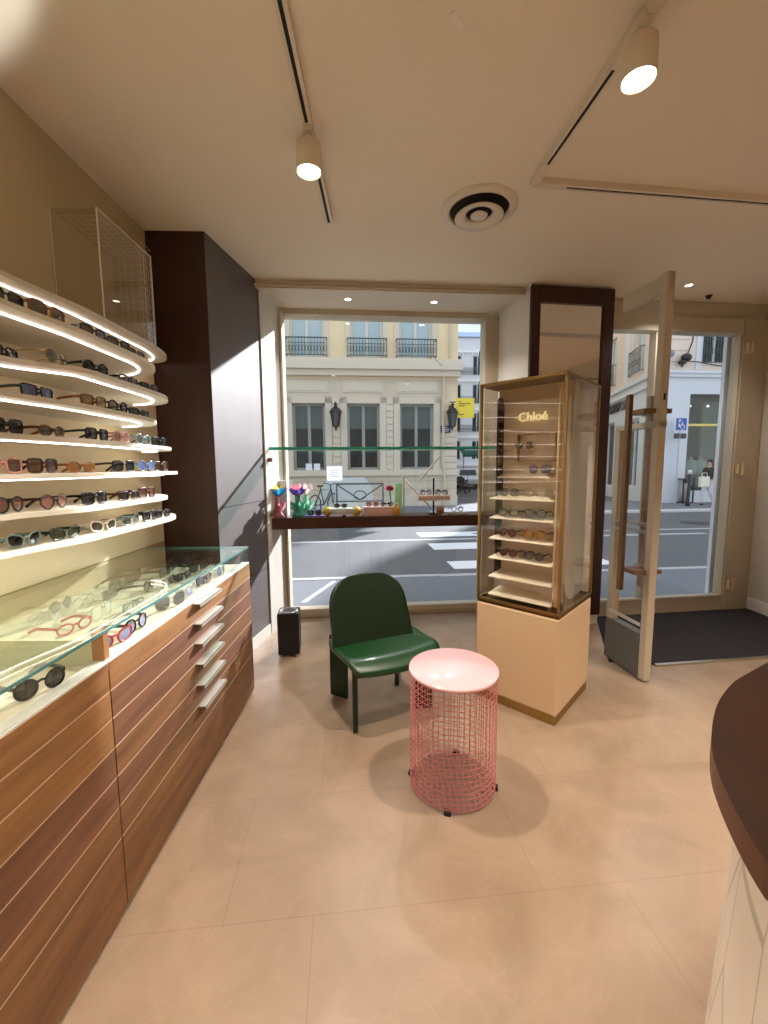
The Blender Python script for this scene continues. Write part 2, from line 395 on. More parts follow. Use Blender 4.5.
t1 = track('track_light', 'long track with one lit spotlight, left of the ceiling vent', (-.330,-1.6), (-.328,2.76))
lp1 = spot_head(t1, -.329, 2.10, H-.005)
t2 = track('track_light', 'track with lit spotlight running from the camera towards the ceiling vent on the right', (1.27,-1.6), (.828,2.42), .83, .965)
lp2 = spot_head(t2, .90, 1.66, H-.005)
t3 = track('track_light', 'bare track running sideways across the ceiling towards the door', (.85,2.432), (3.6,2.77), .06, 1)
def downlight(p, z, label):
    t = thing('downlight', label, 'downlight', (p[0], p[1], z), 0, 'recessed ceiling downlights')
    MB().lathe([(.026,-.0005),(.028,-.005),(.04,-.004),(.042,-.0002)], 24).build('trim_ring', M_offw, t)
    MB().lathe([(0,-.002),(.027,-.002)], 24).build('lens', M_down, t)
downlight(at_z(348,299,2.985), 2.985, 'left of the two small lit downlights above the shop window')
downlight(at_z(434,302,2.985), 2.985, 'right of the two small lit downlights above the shop window')
downlight(at_z(689,285,H), H, 'small lit downlight in the ceiling in front of the entrance door')
sp = at_z(709,295.5,H)
tag(MB().lathe([(0,-.03),(.016,-.028),(.022,-.012),(.03,-.001)], 16, 0, (sp.x,sp.y,H)).build('ceiling_sensor', M_dark), 'tiny dark sensor on the ceiling near the entrance door', 'sensor')
vt = thing('ceiling_vent', 'round white air vent with concentric rings in the ceiling', 'air vent', (.588,2.685,H))
MB().lathe([(.0,-.003),(.19,-.003)], 40).build('duct', mat('vent_dark', srgb(40, 32, 26), .9), vt)
MB().lathe([(.175,-.002),(.178,-.02),(.190,-.022),(.225,-.008),(.228,-.0005)], 48).build('outer_ring', M_track, vt)
MB().lathe([(.08,-.022),(.135,-.042),(.145,-.05),(.143,-.056),(.08,-.036),(.078,-.03),(.08,-.022)], 48).build('cone_ring', M_track, vt)
MB().lathe([(0,-.055),(.03,-.053),(.05,-.046),(.052,-.042),(.02,-.02),(.0,-.02)], 32).build('center_cone', M_track, vt)
tag(MB().box(-.012,-.035,-.002,.012,.035,0).build('ceiling_sticker', mat('pale_spot', srgb(240, 228, 210), .5)), 'small pale mark on the ceiling near the top of the photo', 'mark')
mk = at_z(457,21,H-.0005); o = C.objects['ceiling_sticker']; o.location = mk; o.rotation_euler = (0,0,R(-40))

# ================================================================== EYEWEAR
def outline(shape, w, h, n=28):
    """closed lens outline in the x-z plane, w and h full sizes, bridge side is -x"""
    pts = []
    for i in range(n):
        a = 2*PI*i/n; c, s_ = math.cos(a), math.sin(a)
        e = {'round': 2, 'oval': 2.1, 'square': 4.5, 'rectangular': 5, 'cat_eye': 2.6, 'octagonal': 8, 'aviator': 2.6, 'oversized': 3}[shape]
        if shape == 'octagonal':
            k = round((a-PI/8)/(PI/4)); rr = math.cos(PI/8)/max(.2, math.cos(a-(k*PI/4+PI/8)+PI/8-PI/8)) if False else 1/max(abs(c), abs(s_), (abs(c)+abs(s_))/1.32)
            x, z = c*rr, s_*rr
        else:
            x = math.copysign(abs(c)**(2/e), c); z = math.copysign(abs(s_)**(2/e), s_)
        if shape == 'cat_eye': z += .28*x*(1 if z > 0 else .35); x *= 1+.08*z
        if shape == 'aviator': x *= 1+.12*z; z -= .12*x*x
        if shape in ('square', 'rectangular', 'oversized'): x *= 1+.06*z
        pts.append((x*w/2, z*h/2))
    return pts
DIM = {'round': (.046, .046), 'oval': (.05, .034), 'square': (.05, .044), 'rectangular': (.052, .036), 'cat_eye': (.053, .040),
       'octagonal': (.050, .046), 'aviator': (.052, .046), 'oversized': (.058, .052)}
def lensmat(c, rough=.06, see=.15):
    n = 'lens_%d_%d_%d_%d' % (c[0], c[1], c[2], int(see*100))
    if n in MATS: return MATS[n]
    m = bpy.data.materials.new(n); m.use_nodes = True; nt = m.node_tree
    b = nt.nodes['Principled BSDF']; b.inputs['Base Color'].default_value = srgb(*c); b.inputs['Roughness'].default_value = rough
    if see:
        t = nt.nodes.new('ShaderNodeBsdfTransparent'); mx = nt.nodes.new('ShaderNodeMixShader'); mx.inputs[0].default_value = see
        nt.links.new(b.outputs[0], mx.inputs[1]); nt.links.new(t.outputs[0], mx.inputs[2]); nt.links.new(mx.outputs[0], nt.nodes['Material Output'].inputs[0])
    MATS[n] = m; return m
def tort(name, c1, c2):
    return mat(name, c1, .2, coat=.5) if False else wood(name, c1, c2, 'x', .2, 30, .4, 1)
FRM = {
 'black': lambda: mat('acetate_black', srgb(16, 15, 16), .18, coat=.4),
 'brown': lambda: mat('acetate_brown', srgb(66, 34, 24), .2, coat=.4),
 'tortoiseshell': lambda: tort('acetate_tort', srgb(58, 28, 12), srgb(160, 96, 36)),
 'amber': lambda: tort('acetate_amber', srgb(92, 44, 14), srgb(190, 110, 40)),
 'pink': lambda: mat('acetate_pink', srgb(214, 160, 150), .2, coat=.3),
 'dark green': lambda: mat('acetate_green', srgb(28, 50, 38), .2, coat=.4),
 'grey green': lambda: mat('acetate_greygreen', srgb(128, 150, 140), .2, coat=.3),
 'cream': lambda: mat('acetate_cream', srgb(240, 226, 205), .25, coat=.3),
 'gold wire': lambda: mat('wire_gold', srgb(206, 168, 96), .25, 1),
 'silver wire': lambda: mat('wire_silver', srgb(205, 205, 208), .2, 1),
 'blue': lambda: mat('acetate_blue', srgb(120, 146, 176), .2, coat=.3),
 'red': lambda: mat('acetate_red', srgb(190, 40, 60), .2, coat=.3),
 'clear': lambda: glass('acetate_clear', (.86, .88, .86, 1), 1.5),
 'purple': lambda: mat('acetate_purple', srgb(120, 100, 160), .2, coat=.3),
 'burgundy': lambda: mat('acetate_burgundy', srgb(80, 22, 30), .2, coat=.3),
}
LNS = {'dark': ((22, 20, 20), .08), 'brown': ((74, 46, 34), .15), 'green': ((58, 66, 40), .15), 'blue': ((84, 102, 150), .1), 'amber': ((150, 104, 40), .25),
       'grey': ((70, 68, 70), .2), 'clear': ((225, 225, 220), .85), 'rose': ((150, 100, 90), .3), 'mirror': ((150, 160, 190), .1), 'violet': ((96, 90, 110), .2), 'smoke': ((40, 40, 44), .15)}
_GL = {}
def glasses_meshes(shape, frame, lens, open_=True):
    k = (shape, frame, lens, open_)
    if k in _GL: return _GL[k]
    w, h = DIM[shape]; wire = 'wire' in frame
    rr = .0013 if wire else .0033
    cx = w/2+.0095; z0 = h/2+.004
    fm = FRM[frame](); lm = lensmat(*[LNS[lens][0]], see=LNS[lens][1])
    f = MB(); lens_m = []
    for sgn in (-1, 1):
        o = [(sgn*(cx+x), -.004*abs((x+cx)/.07)**2*-1*2, z0+z) for x, z in outline(shape, w, h)]
        f.tube(o, rr, 6, closed=True)
        l = MB(); l.add([(sgn*cx, .0008, z0)]+[(p[0], p[1], p[2]) for p in o], [(0, i+1, (i+1) % len(o)+1) for i in range(len(o))], 0, True)
        lens_m.append(l)
    br = .0016 if wire else .0034
    f.tube([(-.0098, .001, z0+h*.16), (-.004, -.001, z0+h*.24), (.004, -.001, z0+h*.24), (.0098, .001, z0+h*.16)], br, 6)
    xe = cx+w/2
    ze = z0+h*.26
    tm = []
    for sgn in (-1, 1):
        T = MB(); x = sgn*(xe+.0015)
        th, tv = (.0011, .0013) if wire else (.0018, .0045)
        if open_:
            P = [(x, .004, ze), (x+sgn*.003, .03, ze), (x+sgn*.002, .09, ze-.004), (x-sgn*.002, .115, ze-.014), (x-sgn*.005, .142, .004)]
        else:
            yo = .008 if sgn > 0 else .014
            P = [(x, .004, ze), (x-sgn*.012, yo, ze), (x-sgn*.07, yo+.003, ze-.003), (x-sgn*.095, yo+.003, ze-.012), (x-sgn*.115, yo+.002, .006)]
        vs = []; fs = []
        for i, p in enumerate(P):
            d = (Vector(P[min(i+1, 4)])-Vector(P[max(i-1, 0)])).normalized(); sd = Vector((d.y, -d.x, 0)).normalized(); up = sd.cross(d)
            up = up if up.z > 0 else -up
            for a, b in ((-1, -1), (1, -1), (1, 1), (-1, 1)): vs.append(Vector(p)+sd*th*a+up*tv*b)
        for i in range(4):
            for k_ in range(4): fs.append((i*4+k_, i*4+(k_+1) % 4, i*4+4+(k_+1) % 4, i*4+4+k_))
        fs += [(0, 1, 2, 3), (16, 19, 18, 17)]
        T.add(vs, fs); tm.append(T)
    res = []
    for nm, mb, mm in [('frame_front', f, fm), ('lens', lens_m[0], lm), ('lens', lens_m[1], lm), ('temple', tm[0], fm), ('temple', tm[1], fm)]:
        me = bpy.data.meshes.new(nm); me.from_pydata([tuple(v) for v in mb.v], [], mb.f); me.materials.append(mm)
        me.polygons.foreach_set('use_smooth', [nm != 'temple']*len(mb.f)); me.update(); res.append((nm, me))
    _GL[k] = res; return res
def glasses(loc, rz, shape, frame, lens, label, group, kind='sunglasses', open_=True, tilt=(0, 0), sc=1.0):
    t = thing('sunglasses' if kind == 'sunglasses' else 'eyeglasses', label, kind, loc, rz, group)
    t.rotation_euler = (tilt[0], tilt[1], rz); t.scale = (sc, sc, sc)
    for nm, me in glasses_meshes(shape, frame, lens, open_):
        o = bpy.data.objects.new(nm, me); C.objects.link(o); o.parent = t
    return t
ORD = ['', 'first', 'second', 'third', 'fourth', 'fifth', 'sixth', 'seventh', 'eighth', 'ninth', 'tenth', 'eleventh', 'twelfth', 'thirteenth', 'fourteenth', 'fifteenth', 'sixteenth', 'seventeenth', 'eighteenth']

# ================================================================== LEFT WALL SHELVES
TH = .018
SH = [  # bottom z, front x at left, front x mid, y left, y mid, silhouette px of far tip, led visible
 (2.205, -1.379, -1.33, 1.582, 2.0, 169.5), (2.022, -1.198, -1.161, 1.364, 1.706, 156.5), (1.885, -1.341, -1.18, 1.504, 1.746, 169),
 (1.745, -1.25, -1.192, 1.388, 1.747, 157.5), (1.61, -1.285, -1.22, 1.41, 1.76, 172), (1.47, -1.221, -1.19, 1.325, 1.72, 178),
 (1.335, -1.255, -1.170, 1.35, 1.66, 168), (1.205, -1.28, -1.215, 1.358, 1.72, 176)]
NAMES = ['top', 'second', 'third', 'fourth', 'fifth', 'sixth', 'seventh', 'lowest']
def shelf_outline(s, inset=0):
    z, xl, xm, yl, ym, tip = s
    def poly(ys):
        a = .40; b = (xm - WL)
        P = [(WL, -1.2), (xl-.02, -1.2), (xl-.01, .3), (xl, yl)]
        # smooth between yl and ys
        for i in range(1, 8):
            u = i/8; q = u*u*(3-2*u)
            P.append((xl+(xm-xl)*q, yl+(ym-yl)*u))
        P.append((xm, ym)); P.append((xm, (ym+ys)/2))
        for i in range(0, 13):
            tt = PI/2*i/12; P.append((WL+b*math.cos(tt)**.85 if i < 12 else WL, ys+a*math.sin(tt)))
        return P
    lo, hi = 1.6, 2.47
    for _ in range(40):
        m_ = (lo+hi)/2
        px = max(384+FPX*(x/y) for x, y in poly(m_) if y > 1.5)
        # perspective with tilt: use height-corrected depth
        dz = z-EYE
        px = max(384+FPX*(x/(y*_ct-dz*_st)) for x, y in poly(m_) if y > 1.5)
        if px > tip: hi = m_
        else: lo = m_
    return poly(min((lo+hi)/2, 2.47))
OUT = []
struct(MB().box(WL+.0005,-1.2,1.0,WL+.006,2.878,2.20).build('lit_wall_panel', mat('shelf_back_lit', srgb(236, 220, 184), .6)))  # added lighter panel, LED light on the wall put into its colour
for i, s in enumerate(SH):
    P = shelf_outline(s); OUT.append(P); z = s[0]
    t = thing('display_shelf', f'cream wavy-edged wall shelf with rounded end, {NAMES[i]} of the eight eyewear shelves', 'shelf', (WL, 1.5, z), 0, 'lit eyewear shelves on the left wall')
    loc = [(x-WL, y-1.5) for x, y in P]
    MB().prism(loc, 0, TH, 0, False).build('board', M_shelf, t, .002)
    # LED strip set under the board, following the edge
    ins = .075
    Q = []
    for k, (x, y) in enumerate(loc[1:]):
        a = Vector(loc[max(k, 0)]) ; b = Vector(loc[min(k+2, len(loc)-1)]); d = (b-a)
        if d.length < 1e-6: continue
        d.normalize(); n = Vector((-d.y, d.x))
        q = Vector((x, y)) + n*ins
        if q.x > .02: Q.append((q.x, q.y, -.004))
    MB().tube(Q, .0019, 6).build('led_strip', M_led, t)
def front_x(i, y):
    P = OUT[i]
    for k in range(1, len(P)-1):
        if P[k][1] <= y <= P[k+1][1] and P[k+1][1] > P[k][1]:
            u = (y-P[k][1])/(P[k+1][1]-P[k][1]); return P[k][0]+(P[k+1][0]-P[k][0])*u
    return P[-1][0]
rows = {
 1: [(8, 'square','black','dark'), (51,'oversized','amber','brown'), (96,'square','black','brown'), (121,'square','brown','brown'), (138,'rectangular','tortoiseshell','dark'), (150,'square','black','dark')],
 2: [(6,'rectangular','black','green'), (60,'aviator','gold wire','green'), (98,'round','black','dark'), (131,'rectangular','black','violet'), (151,'rectangular','brown','dark')],
 3: [(40,'rectangular','black','blue'), (96,'square','tortoiseshell','amber'), (120,'round','black','grey'), (141,'rectangular','black','dark')],
 4: [(8,'square','black','dark'), (54,'oval','tortoiseshell','green'), (99,'square','black','dark'), (123,'round','pink','rose'), (145,'octagonal','grey green','grey'), (161,'square','black','dark')],
 5: [(4,'square','pink','brown'), (45,'square','brown','brown'), (83,'oval','amber','amber'), (125,'square','black','dark'), (148,'octagonal','blue','blue'), (162,'square','brown','brown')],
 6: [(11,'round','black','rose'), (56,'octagonal','brown','rose'), (96,'square','black','dark'), (130,'rectangular','brown','dark'), (148,'square','burgundy','brown'), (160,'square','black','dark')],
 7: [(26,'cat_eye','grey green','dark'), (67,'cat_eye','dark green','green'), (105,'cat_eye','cream','grey'), (132,'cat_eye','grey green','smoke'), (151,'square','black','dark'), (163,'rectangular','black','dark')],
}
for r, L in rows.items():
    z = SH[r][0]+TH
    n = len(L)
    for k, (px, shape, frame, lens) in enumerate(L):
        lo, hi = .8, 2.65
        for _ in range(40):
            y = (lo+hi)/2; x = front_x(r, y)-.05
            p = 384+FPX*(x/(y*_ct-(z+.02-EYE)*_st))
            if p > px: hi = y
            else: lo = y
        y = (lo+hi)/2; x = front_x(r, y)-.05
        dx = front_x(r, min(y+.05, 2.6))-front_x(r, y-.05)
        yaw = PI/2 - min(.45, max(-.45, -dx/.1))*.6 - (.10 if y < 2.0 else .0) + random.uniform(-.06, .06)
        a = n-k
        pos = ('rightmost' if a == 1 else ORD[a]+' pair from the right')
        sh_ = shape.replace('_', ' ')
        glasses((x-.0, y, z), yaw, shape, frame, lens, f'{frame} {sh_} sunglasses, {pos} on the {NAMES[r]} wall shelf', f'sunglasses on the {NAMES[r]} wall shelf', sc=1.1)

# clear acrylic case with white wire grid on top of the shelves
t = thing('acrylic_case', 'clear acrylic box with white grid lines standing on the top wall shelf', 'display case', (WL+.002, 2.072, 2.2245))
LL, HH = 0.452, 0.489; LL1, LL2 = LL+.0005, LL+.002
MB().box(.215,0,0,.22,LL,HH).build('front_panel', M_acryl, t)
MB().box(0,.0,0,.22,.005,HH).build('side_panel', M_acryl, t)
MB().box(0,(LL-.005),0,.22,LL,HH).build('side_panel', M_acryl, t)
MB().box(0,0,(HH-.005),.22,LL,HH).build('top_panel', M_acryl, t)
M_grid = mat('grid_white', srgb(238, 230, 212), .4)
g = MB()
for k in range(6): g.box(.02+.04*k,.06,(HH+.001),.0215+.04*k,LL,HH+.0025)
for k in range(11): g.box(.0,LL*.14+LL*.085*k,(HH+.001),.22,LL*.14+.0012+LL*.085*k,HH+.0022)
for k in range(7): g.box(.035*k,LL1,0,.0012+.035*k,LL2,HH)
for k in range(14): g.box(0,LL1,.04*k,.22,LL2,.0012+.04*k)
for k in range(4): g.box(.221,LL-.12+.04*k,0,.2222,LL-.1188+.04*k,HH)
for k in range(14): g.box(.221,LL-.12,.04*k,.2222,LL,.0012+.04*k)
g.build('grid', M_grid, t)
MB().box(.216,-.001,0,.2215,.004,HH).box(.216,(LL-.004),0,.2215,LL2,(HH+.002)).box(.216,0,(HH-.001),.2215,LL2,(HH+.003)).box(-.001,-.001,0,.003,.002,HH).build('edge', M_grid, t)

# ================================================================== DRAWER COUNTER WITH GLASS TOP
CX = -.885; YJ = 1.268
zz = [.886, .79, .695, .595, .492, .386, .275, .02]
MC = [M_cab2, M_cab, M_cab3, M_cab2, M_cab, M_cab2, M_cab]
def counter(label, y0, y1, handles, mats):
    t = thing('drawer_counter', label, 'counter', (0, 0, 0))
    MB().box(WL+.002,y0+.001,.02,CX-.022,y1-.001,.86).build('carcass', M_cab, t)
    MB().box(WL+.01,y0+.004,0,CX-.05,y1-.004,.02).build('plinth', M_dark, t)
    for k in range(7):
        hi, lo = zz[k], zz[k+1]
        d = MB().box(CX-.02,y0+.0025,lo+.003,CX,y1-.0025,hi-.001).build('drawer_front' if k < 6 else 'kick_board', mats[k], t, .0015)
        if k < 6 and handles:
            h = MB().box(CX,handles-.13,hi-.008,CX+.038,handles+.13,hi-.004).box(CX+.034,handles-.13,hi-.020,CX+.038,handles+.13,hi-.004).build('handle', M_handle, d, .001)
        if k < 6:
            MB().box(CX-.018,y0+.003,lo-.001,CX-.0006,y1-.003,lo+.0028).build('groove', M_groove, t)
    MB().box(CX-.045,y0+.001,.86,CX-.002,y1-.001,.892).build('tray_edge', M_trayw, t, .001)
    MB().box(WL+.002,y0+.001,.86,CX-.045,y1-.001,.876).build('tray_deck', M_deck, t)
    return t
cA = counter('near walnut drawer counter with pale grooves, at the lower left corner of the photo', -.9, YJ, None, [M_cab2, M_cab2, M_cab2, M_cab3, M_cab3, M_cab, M_cab])
cB = counter('far walnut drawer counter with six silver tab handles beside the column', YJ, 2.67, 1.985, [M_cab2, M_cab3, M_cab3, M_cab, M_cab3, M_cab, M_cab])
MB().box(CX-.05,YJ+.002,.892,CX-.012,YJ+.026,.983).build('divider', mat('divider_wood', srgb(176, 124, 84), .45), cB)
MB().box(WL+.005,YJ+.003,.876,CX-.05,YJ+.017,.96).build('divider_panel', mat('divider_glass_cream', srgb(206, 204, 172), .5), cB)
# the continuous glass worktop
t = thing('glass_countertop', 'long clear glass top with green edge over the sunglasses on the drawer counters', 'glass top', (0, 0, .99))
MB().box(WL+.003,-.9,-.006,CX-.004,2.66,.006).build('pane', glass('counter_glass', (.93, .96, .93, 1), 1.42), t)
MB().box(CX-.004,-.9,-.0045,CX-.001,2.66,.0045).box(WL+.003,2.66,-.006,CX-.001,2.663,.006).build('polished_edge', mat('polished_green_edge', srgb(96, 150, 150), .08, .2), t)
MB().box(WL+.01,2.652,-.098,CX-.03,2.66,-.006).box(CX-.01,-.9,-.098,CX-.006,2.655,-.006).build('side_pane', M_glass, t)
# eyewear lying in the glass counter: px position in the photo, shape, frame, lens, kind
G2 = [
 (48,680,'round','black','dark','sunglasses','near the front edge of the near compartment under the glass top'),
 (47,611,'aviator','silver wire','clear','eyeglasses','nearest the divider at the back of the glass counter'),
 (76,620,'oval','red','clear','eyeglasses','beside the divider in the glass counter'),
 (104,606,'oversized','clear','clear','eyeglasses','in the middle row of the glass counter'),
 (112,588,'square','silver wire','grey','sunglasses','towards the wall in the glass counter'),
 (117,633,'cat_eye','red','mirror','sunglasses','just right of the wooden divider under the glass edge'),
 (139,619,'round','black','mirror','sunglasses','under the bright glint of the glass edge'),
 (135,598,'oval','grey green','clear','eyeglasses','left of the dark cluster in the glass counter'),
 (137,570,'square','brown','brown','sunglasses','alone towards the wall in the glass counter'),
 (166,566,'square','black','dark','sunglasses','left pair of the dark cluster in the glass counter'),
 (176,557,'round','black','smoke','sunglasses','at the back of the dark cluster in the glass counter'),
 (158,591,'square','silver wire','clear','eyeglasses','behind the bright glint in the glass counter'),
 (178,597,'oversized','clear','grey','sunglasses','standing near the front edge of the glass counter'),
 (184,570,'rectangular','black','dark','sunglasses','middle of the dark cluster in the glass counter'),
 (194,584,'round','silver wire','mirror','sunglasses','front row of the far glass counter, third from its end'),
 (199,561,'square','black','dark','sunglasses','right of the dark cluster in the glass counter'),
 (205,574,'cat_eye','burgundy','violet','sunglasses','front row of the far glass counter, second from its end'),
 (211,557,'round','brown','brown','sunglasses','back row near the far end of the glass counter'),
 (223,565,'round','silver wire','blue','sunglasses','at the far end of the glass counter nearest the column'),
 (170,575,'rectangular','brown','dark','sunglasses','front left of the dark cluster in the glass counter'),
 (188,553,'square','black','smoke','sunglasses','farthest back of the dark cluster in the glass counter'),
 (150,580,'round','black','grey','sunglasses','just left of the dark cluster in the glass counter'),
 (123,580,'oversized','clear','grey','sunglasses','by the wall beside the small grey square pair in the counter'),
 (62,600,'octagonal','clear','grey','sunglasses','large pale pair at the near wall side of the glass counter'),
 (85,597,'round','silver wire','clear','eyeglasses','at the wall side of the glass counter'),
]
for k, (px, py, sh_, fr, ln, kd, where) in enumerate(G2):
    p = at_z(px, py+6, .90); p.z = .8765
    if p.x > CX-.075: p.x = CX-.075 
    p.z = .8768
    if p.x < WL+.1: p.x = WL+.1
    rz = PI/2+random.uniform(-.5, .3)
    if k == 0: rz = PI/2-.35
    glasses(p, rz, sh_, fr, ln, f'{fr} {sh_.replace("_", " ")} {kd} {where}', 'eyewear inside the glass counter', kd, k % 3 != 1, sc=1.12)

# ================================================================== GREEN CHAIR
ca = R(25)
t = thing('lounge_chair', 'dark green lacquered plywood lounge chair with rounded back by the window', 'chair', (-.05, 2.44, 0), ca)
def plate(fn, nu, nv):
    vs = [fn(i/nu, j/nv) for j in range(nv+1) for i in range(nu+1)]
    fs = [(j*(nu+1)+i, j*(nu+1)+i+1, (j+1)*(nu+1)+i+1, (j+1)*(nu+1)+i) for j in range(nv) for i in range(nu)]
    return vs, fs
def seat_fn(u, v):           # v: 0 back .. 1 front ; local y: back +, front -
    hw = .30
    y = .17 - .385*v
    e = max(0, (v-.55)/.45); hw2 = hw*(1-.13*e**4.0) ; 
    if v < .15: hw2 *= .94+.06*(v/.15)
    x = (u*2-1)*hw2
    y += .022*(1-(u*2-1)**2)*-e*.9
    x += .03 + .025*v
    z = .415 - .010*math.sin(PI*min(1, v*1.2)) - .07*max(0, (v-.70)/.30)**2 + .012*((u*2-1)**2)
    return (x, y, z)
vs, fs = plate(seat_fn, 20, 20)
m_ = MB(); m_.add(vs, fs, 0, True); m_.build('seat', M_green, t, 0, .024)
def back_fn(u, v):
    z = .40 + .415*v
    hw = .272 - .02*v
    if v > .52:
        e = (v-.52)/.48; hw *= max(0.0, 1-e**2.7)**(1/2.7)
        hw = max(hw, .012)
    x = (u*2-1)*hw
    y = .07 + .15*v + .035*(1-(x/.28)**2) - .02
    return (x+.012, y, z)
vs, fs = plate(back_fn, 20, 40)
m_ = MB(); m_.add(vs, fs, 0, True); m_.build('backrest', mat('green_back_shaded', srgb(3, 34, 9), .4, coat=.1), t, 0, .022)  # shade of the unlit backrest put into a darker green
def leg(pc, ang, wd, z1):
    T = Matrix.Translation(pc) @ Matrix.Rotation(ang, 4, 'Z')
    MB(T).box(-wd/2,-.014,0,wd/2,.014,z1).build('leg', M_greenShade, t, .004)
inv = Matrix.Rotation(-ca, 4, 'Z')
def loc_(wx, wy): return inv @ Vector((wx+.05, wy-2.44, 0))
leg(loc_(-.175, 2.255), R(97)-ca, .10, .37)
leg(loc_(-.305, 2.605), R(150)-ca, .13, .41)
leg(loc_(.088, 2.78), R(80)-ca, .11, .41)
leg(loc_(.235, 2.46), R(10)-ca, .11, .36)

# ================================================================== PINK WIRE TABLE
t = thing('wire_side_table', 'round pink metal side table with wire mesh cylinder base', 'side table', (.317, 1.845, -.004))
MB().lathe([(0,.562),(.203,.562),(.2065,.566),(.2065,.574),(.204,.577),(0,.577)], 64).build('table_top', M_pink, t)
g = MB()
NV = 46
for k in range(NV):
    a = 2*PI*k/NV; g.tube([(.2*math.cos(a), .2*math.sin(a), .018), (.2*math.cos(a), .2*math.sin(a), .562)], .0017, 5)
for k in range(21):
    z = .02+.027*k; g.tube([(.2*math.cos(2*PI*q/48), .2*math.sin(2*PI*q/48), z) for q in range(48)], 0.0017, 5, closed=True)
g.build('wire_cage', M_pinkw, t)
g = MB()
for k in range(15):
    x = -.187+.0267*k; h_ = math.sqrt(.2**2-x*x); g.tube([(x,-h_,.018),(x,h_,.018)], .0018, 5); g.tube([(-h_,x,.021),(h_,x,.021)], .0018, 5)
g.build('base_grid', M_pinkw, t)
for a in (-105, -15, 75, 165):
    MB(Matrix.Rotation(R(a), 4, 'Z')).box(.185,-.016,0,.212,.016,.02).build('foot', M_dark, t, .004)

# ================================================================== BRASS DISPLAY CASE
ang = R(145.5-180+90+90)   # direction of the long front side
P0 = Vector((.978, 2.25)); W1, W2 = .525, .57
t = thing('display_cabinet', 'tall glass eyewear display cabinet with brass frame on camel coloured plinth', 'display cabinet', (P0.x, P0.y, 0), R(-38.5+.0))
# local: origin near corner; +x along u2 (to the right/back), +y along u1 (to the left/back)
loc_ang = R(47); t.rotation_euler = (0, 0, loc_ang)
B = lambda *a: MB().box(*a)
B(.006,.006,0,W2-.006,W1-.006,.055).build('plinth_base', M_gold, t, .002)
B(0,0,.055,W2,W1,.64).build('plinth', M_camel, t, .012)
fr = MB(); q = .016
B(.004,.004,.64,W2-.004,W1-.004,.655).build('brass_tray', mat('brass_dull', srgb(120, 92, 50), .4, .9), t)
for (x, y) in ((0,0),(W2-q,0),(0,W1-q),(W2-q,W1-q)): fr.box(x,y,.655,x+q,y+q,2.0)
for z in (.655, 1.984):
    fr.box(0,0,z,W2,q,z+q).box(0,W1-q,z,W2,W1,z+q).box(0,0,z,q,W1,z+q).box(W2-q,0,z,W2,W1,z+q)
fr.build('brass_frame', M_gold, t, .001)
B(q,q,1.988,W2-q,W1-q,1.996).build('roof', mat('case_roof', srgb(120, 92, 58), .5), t)
B(.004,q,.67,.008,W1-q,1.985).build('glass_front', M_glass, t)
B(q,.004,.67,W2-q,.008,1.985).build('glass_side', M_glass, t)
B(q,W1-.008,.67,W2-q,W1-.004,1.985).build('glass_side', M_glass, t)
B(W2-.008,q,.67,W2-.004,W1-q,1.985).build('glass_back', M_glass, t)
# inner liner: back panel, rounded cheek
bx_ = .205
B(bx_,.06,.665,bx_+.012,W1-.055,1.985).build('back_panel', M_casebk, t)
B(bx_-.012,.02,1.90,bx_+.02,W1-.03,1.985).build('header', mat('case_header', srgb(186, 160, 124), .6), t)
rp_ = []
def rrect(x0, z0, x1, z1, r, n=8):
    o = []
    for (cx, cz, a0) in ((x1-r, z0+r, -90), (x1-r, z1-r, 0), (x0+r, z1-r, 90), (x0+r, z0+r, 180)):
        for k in range(n+1):
            a = R(a0+90*k/n); o.append((cx+r*math.cos(a), cz+r*math.sin(a)))
    return o
ck = MB(Matrix.Translation((0,.058,0)) @ Matrix.Rotation(R(90), 4, 'X'))
ck.prism(rrect(.03,.675,.195,1.95,.07), 0, .008); ck.build('cheek_panel', mat('case_cheek', srgb(198, 172, 132), .55), t)
ck = MB(Matrix.Translation((0,.058,0)) @ Matrix.Rotation(R(90), 4, 'X'))
ck.prism(rrect(.225,.675,.54,1.95,.10), 0, .008); ck.build('outer_panel', mat('case_outer_panel', srgb(190, 188, 170), .4), t)
ck = MB(Matrix.Translation((0,W1-.055,0)) @ Matrix.Rotation(R(90), 4, 'X'))
ck.prism(rrect(.12,.78,.20,1.93,.03), 0, .008); ck.build('dark_edge_panel', mat('case_dark_edge', srgb(46, 30, 20), .5), t)
zsh = [.70, .815, .935, 1.06, 1.19, 1.31, 1.44]
for k, z in enumerate(zsh):
    dp = .05 if k < 6 else .17
    s_ = MB(); x0 = .035 if k < 6 else .12
    s_.add([(x0,.065,z-.012),(x0,W1-.06,z-.012),(bx_,W1-.06,z+.006),(bx_,.065,z+.006),(x0,.065,z-.006),(x0,W1-.06,z-.006),(bx_,W1-.06,z+.012),(bx_,.065,z+.012)],
           [(0,3,2,1),(4,5,6,7),(0,1,5,4),(1,2,6,5),(2,3,7,6),(3,0,4,7)][::1])
    for f in range(len(s_.f)): s_.f[f] = s_.f[f][::-1]
    s_.build('case_shelf', M_casesh, t)
MB().tube([(.05,.075,.656),(.05,.075,.685)], .012, 12).build('shelf_foot', M_steel, t)
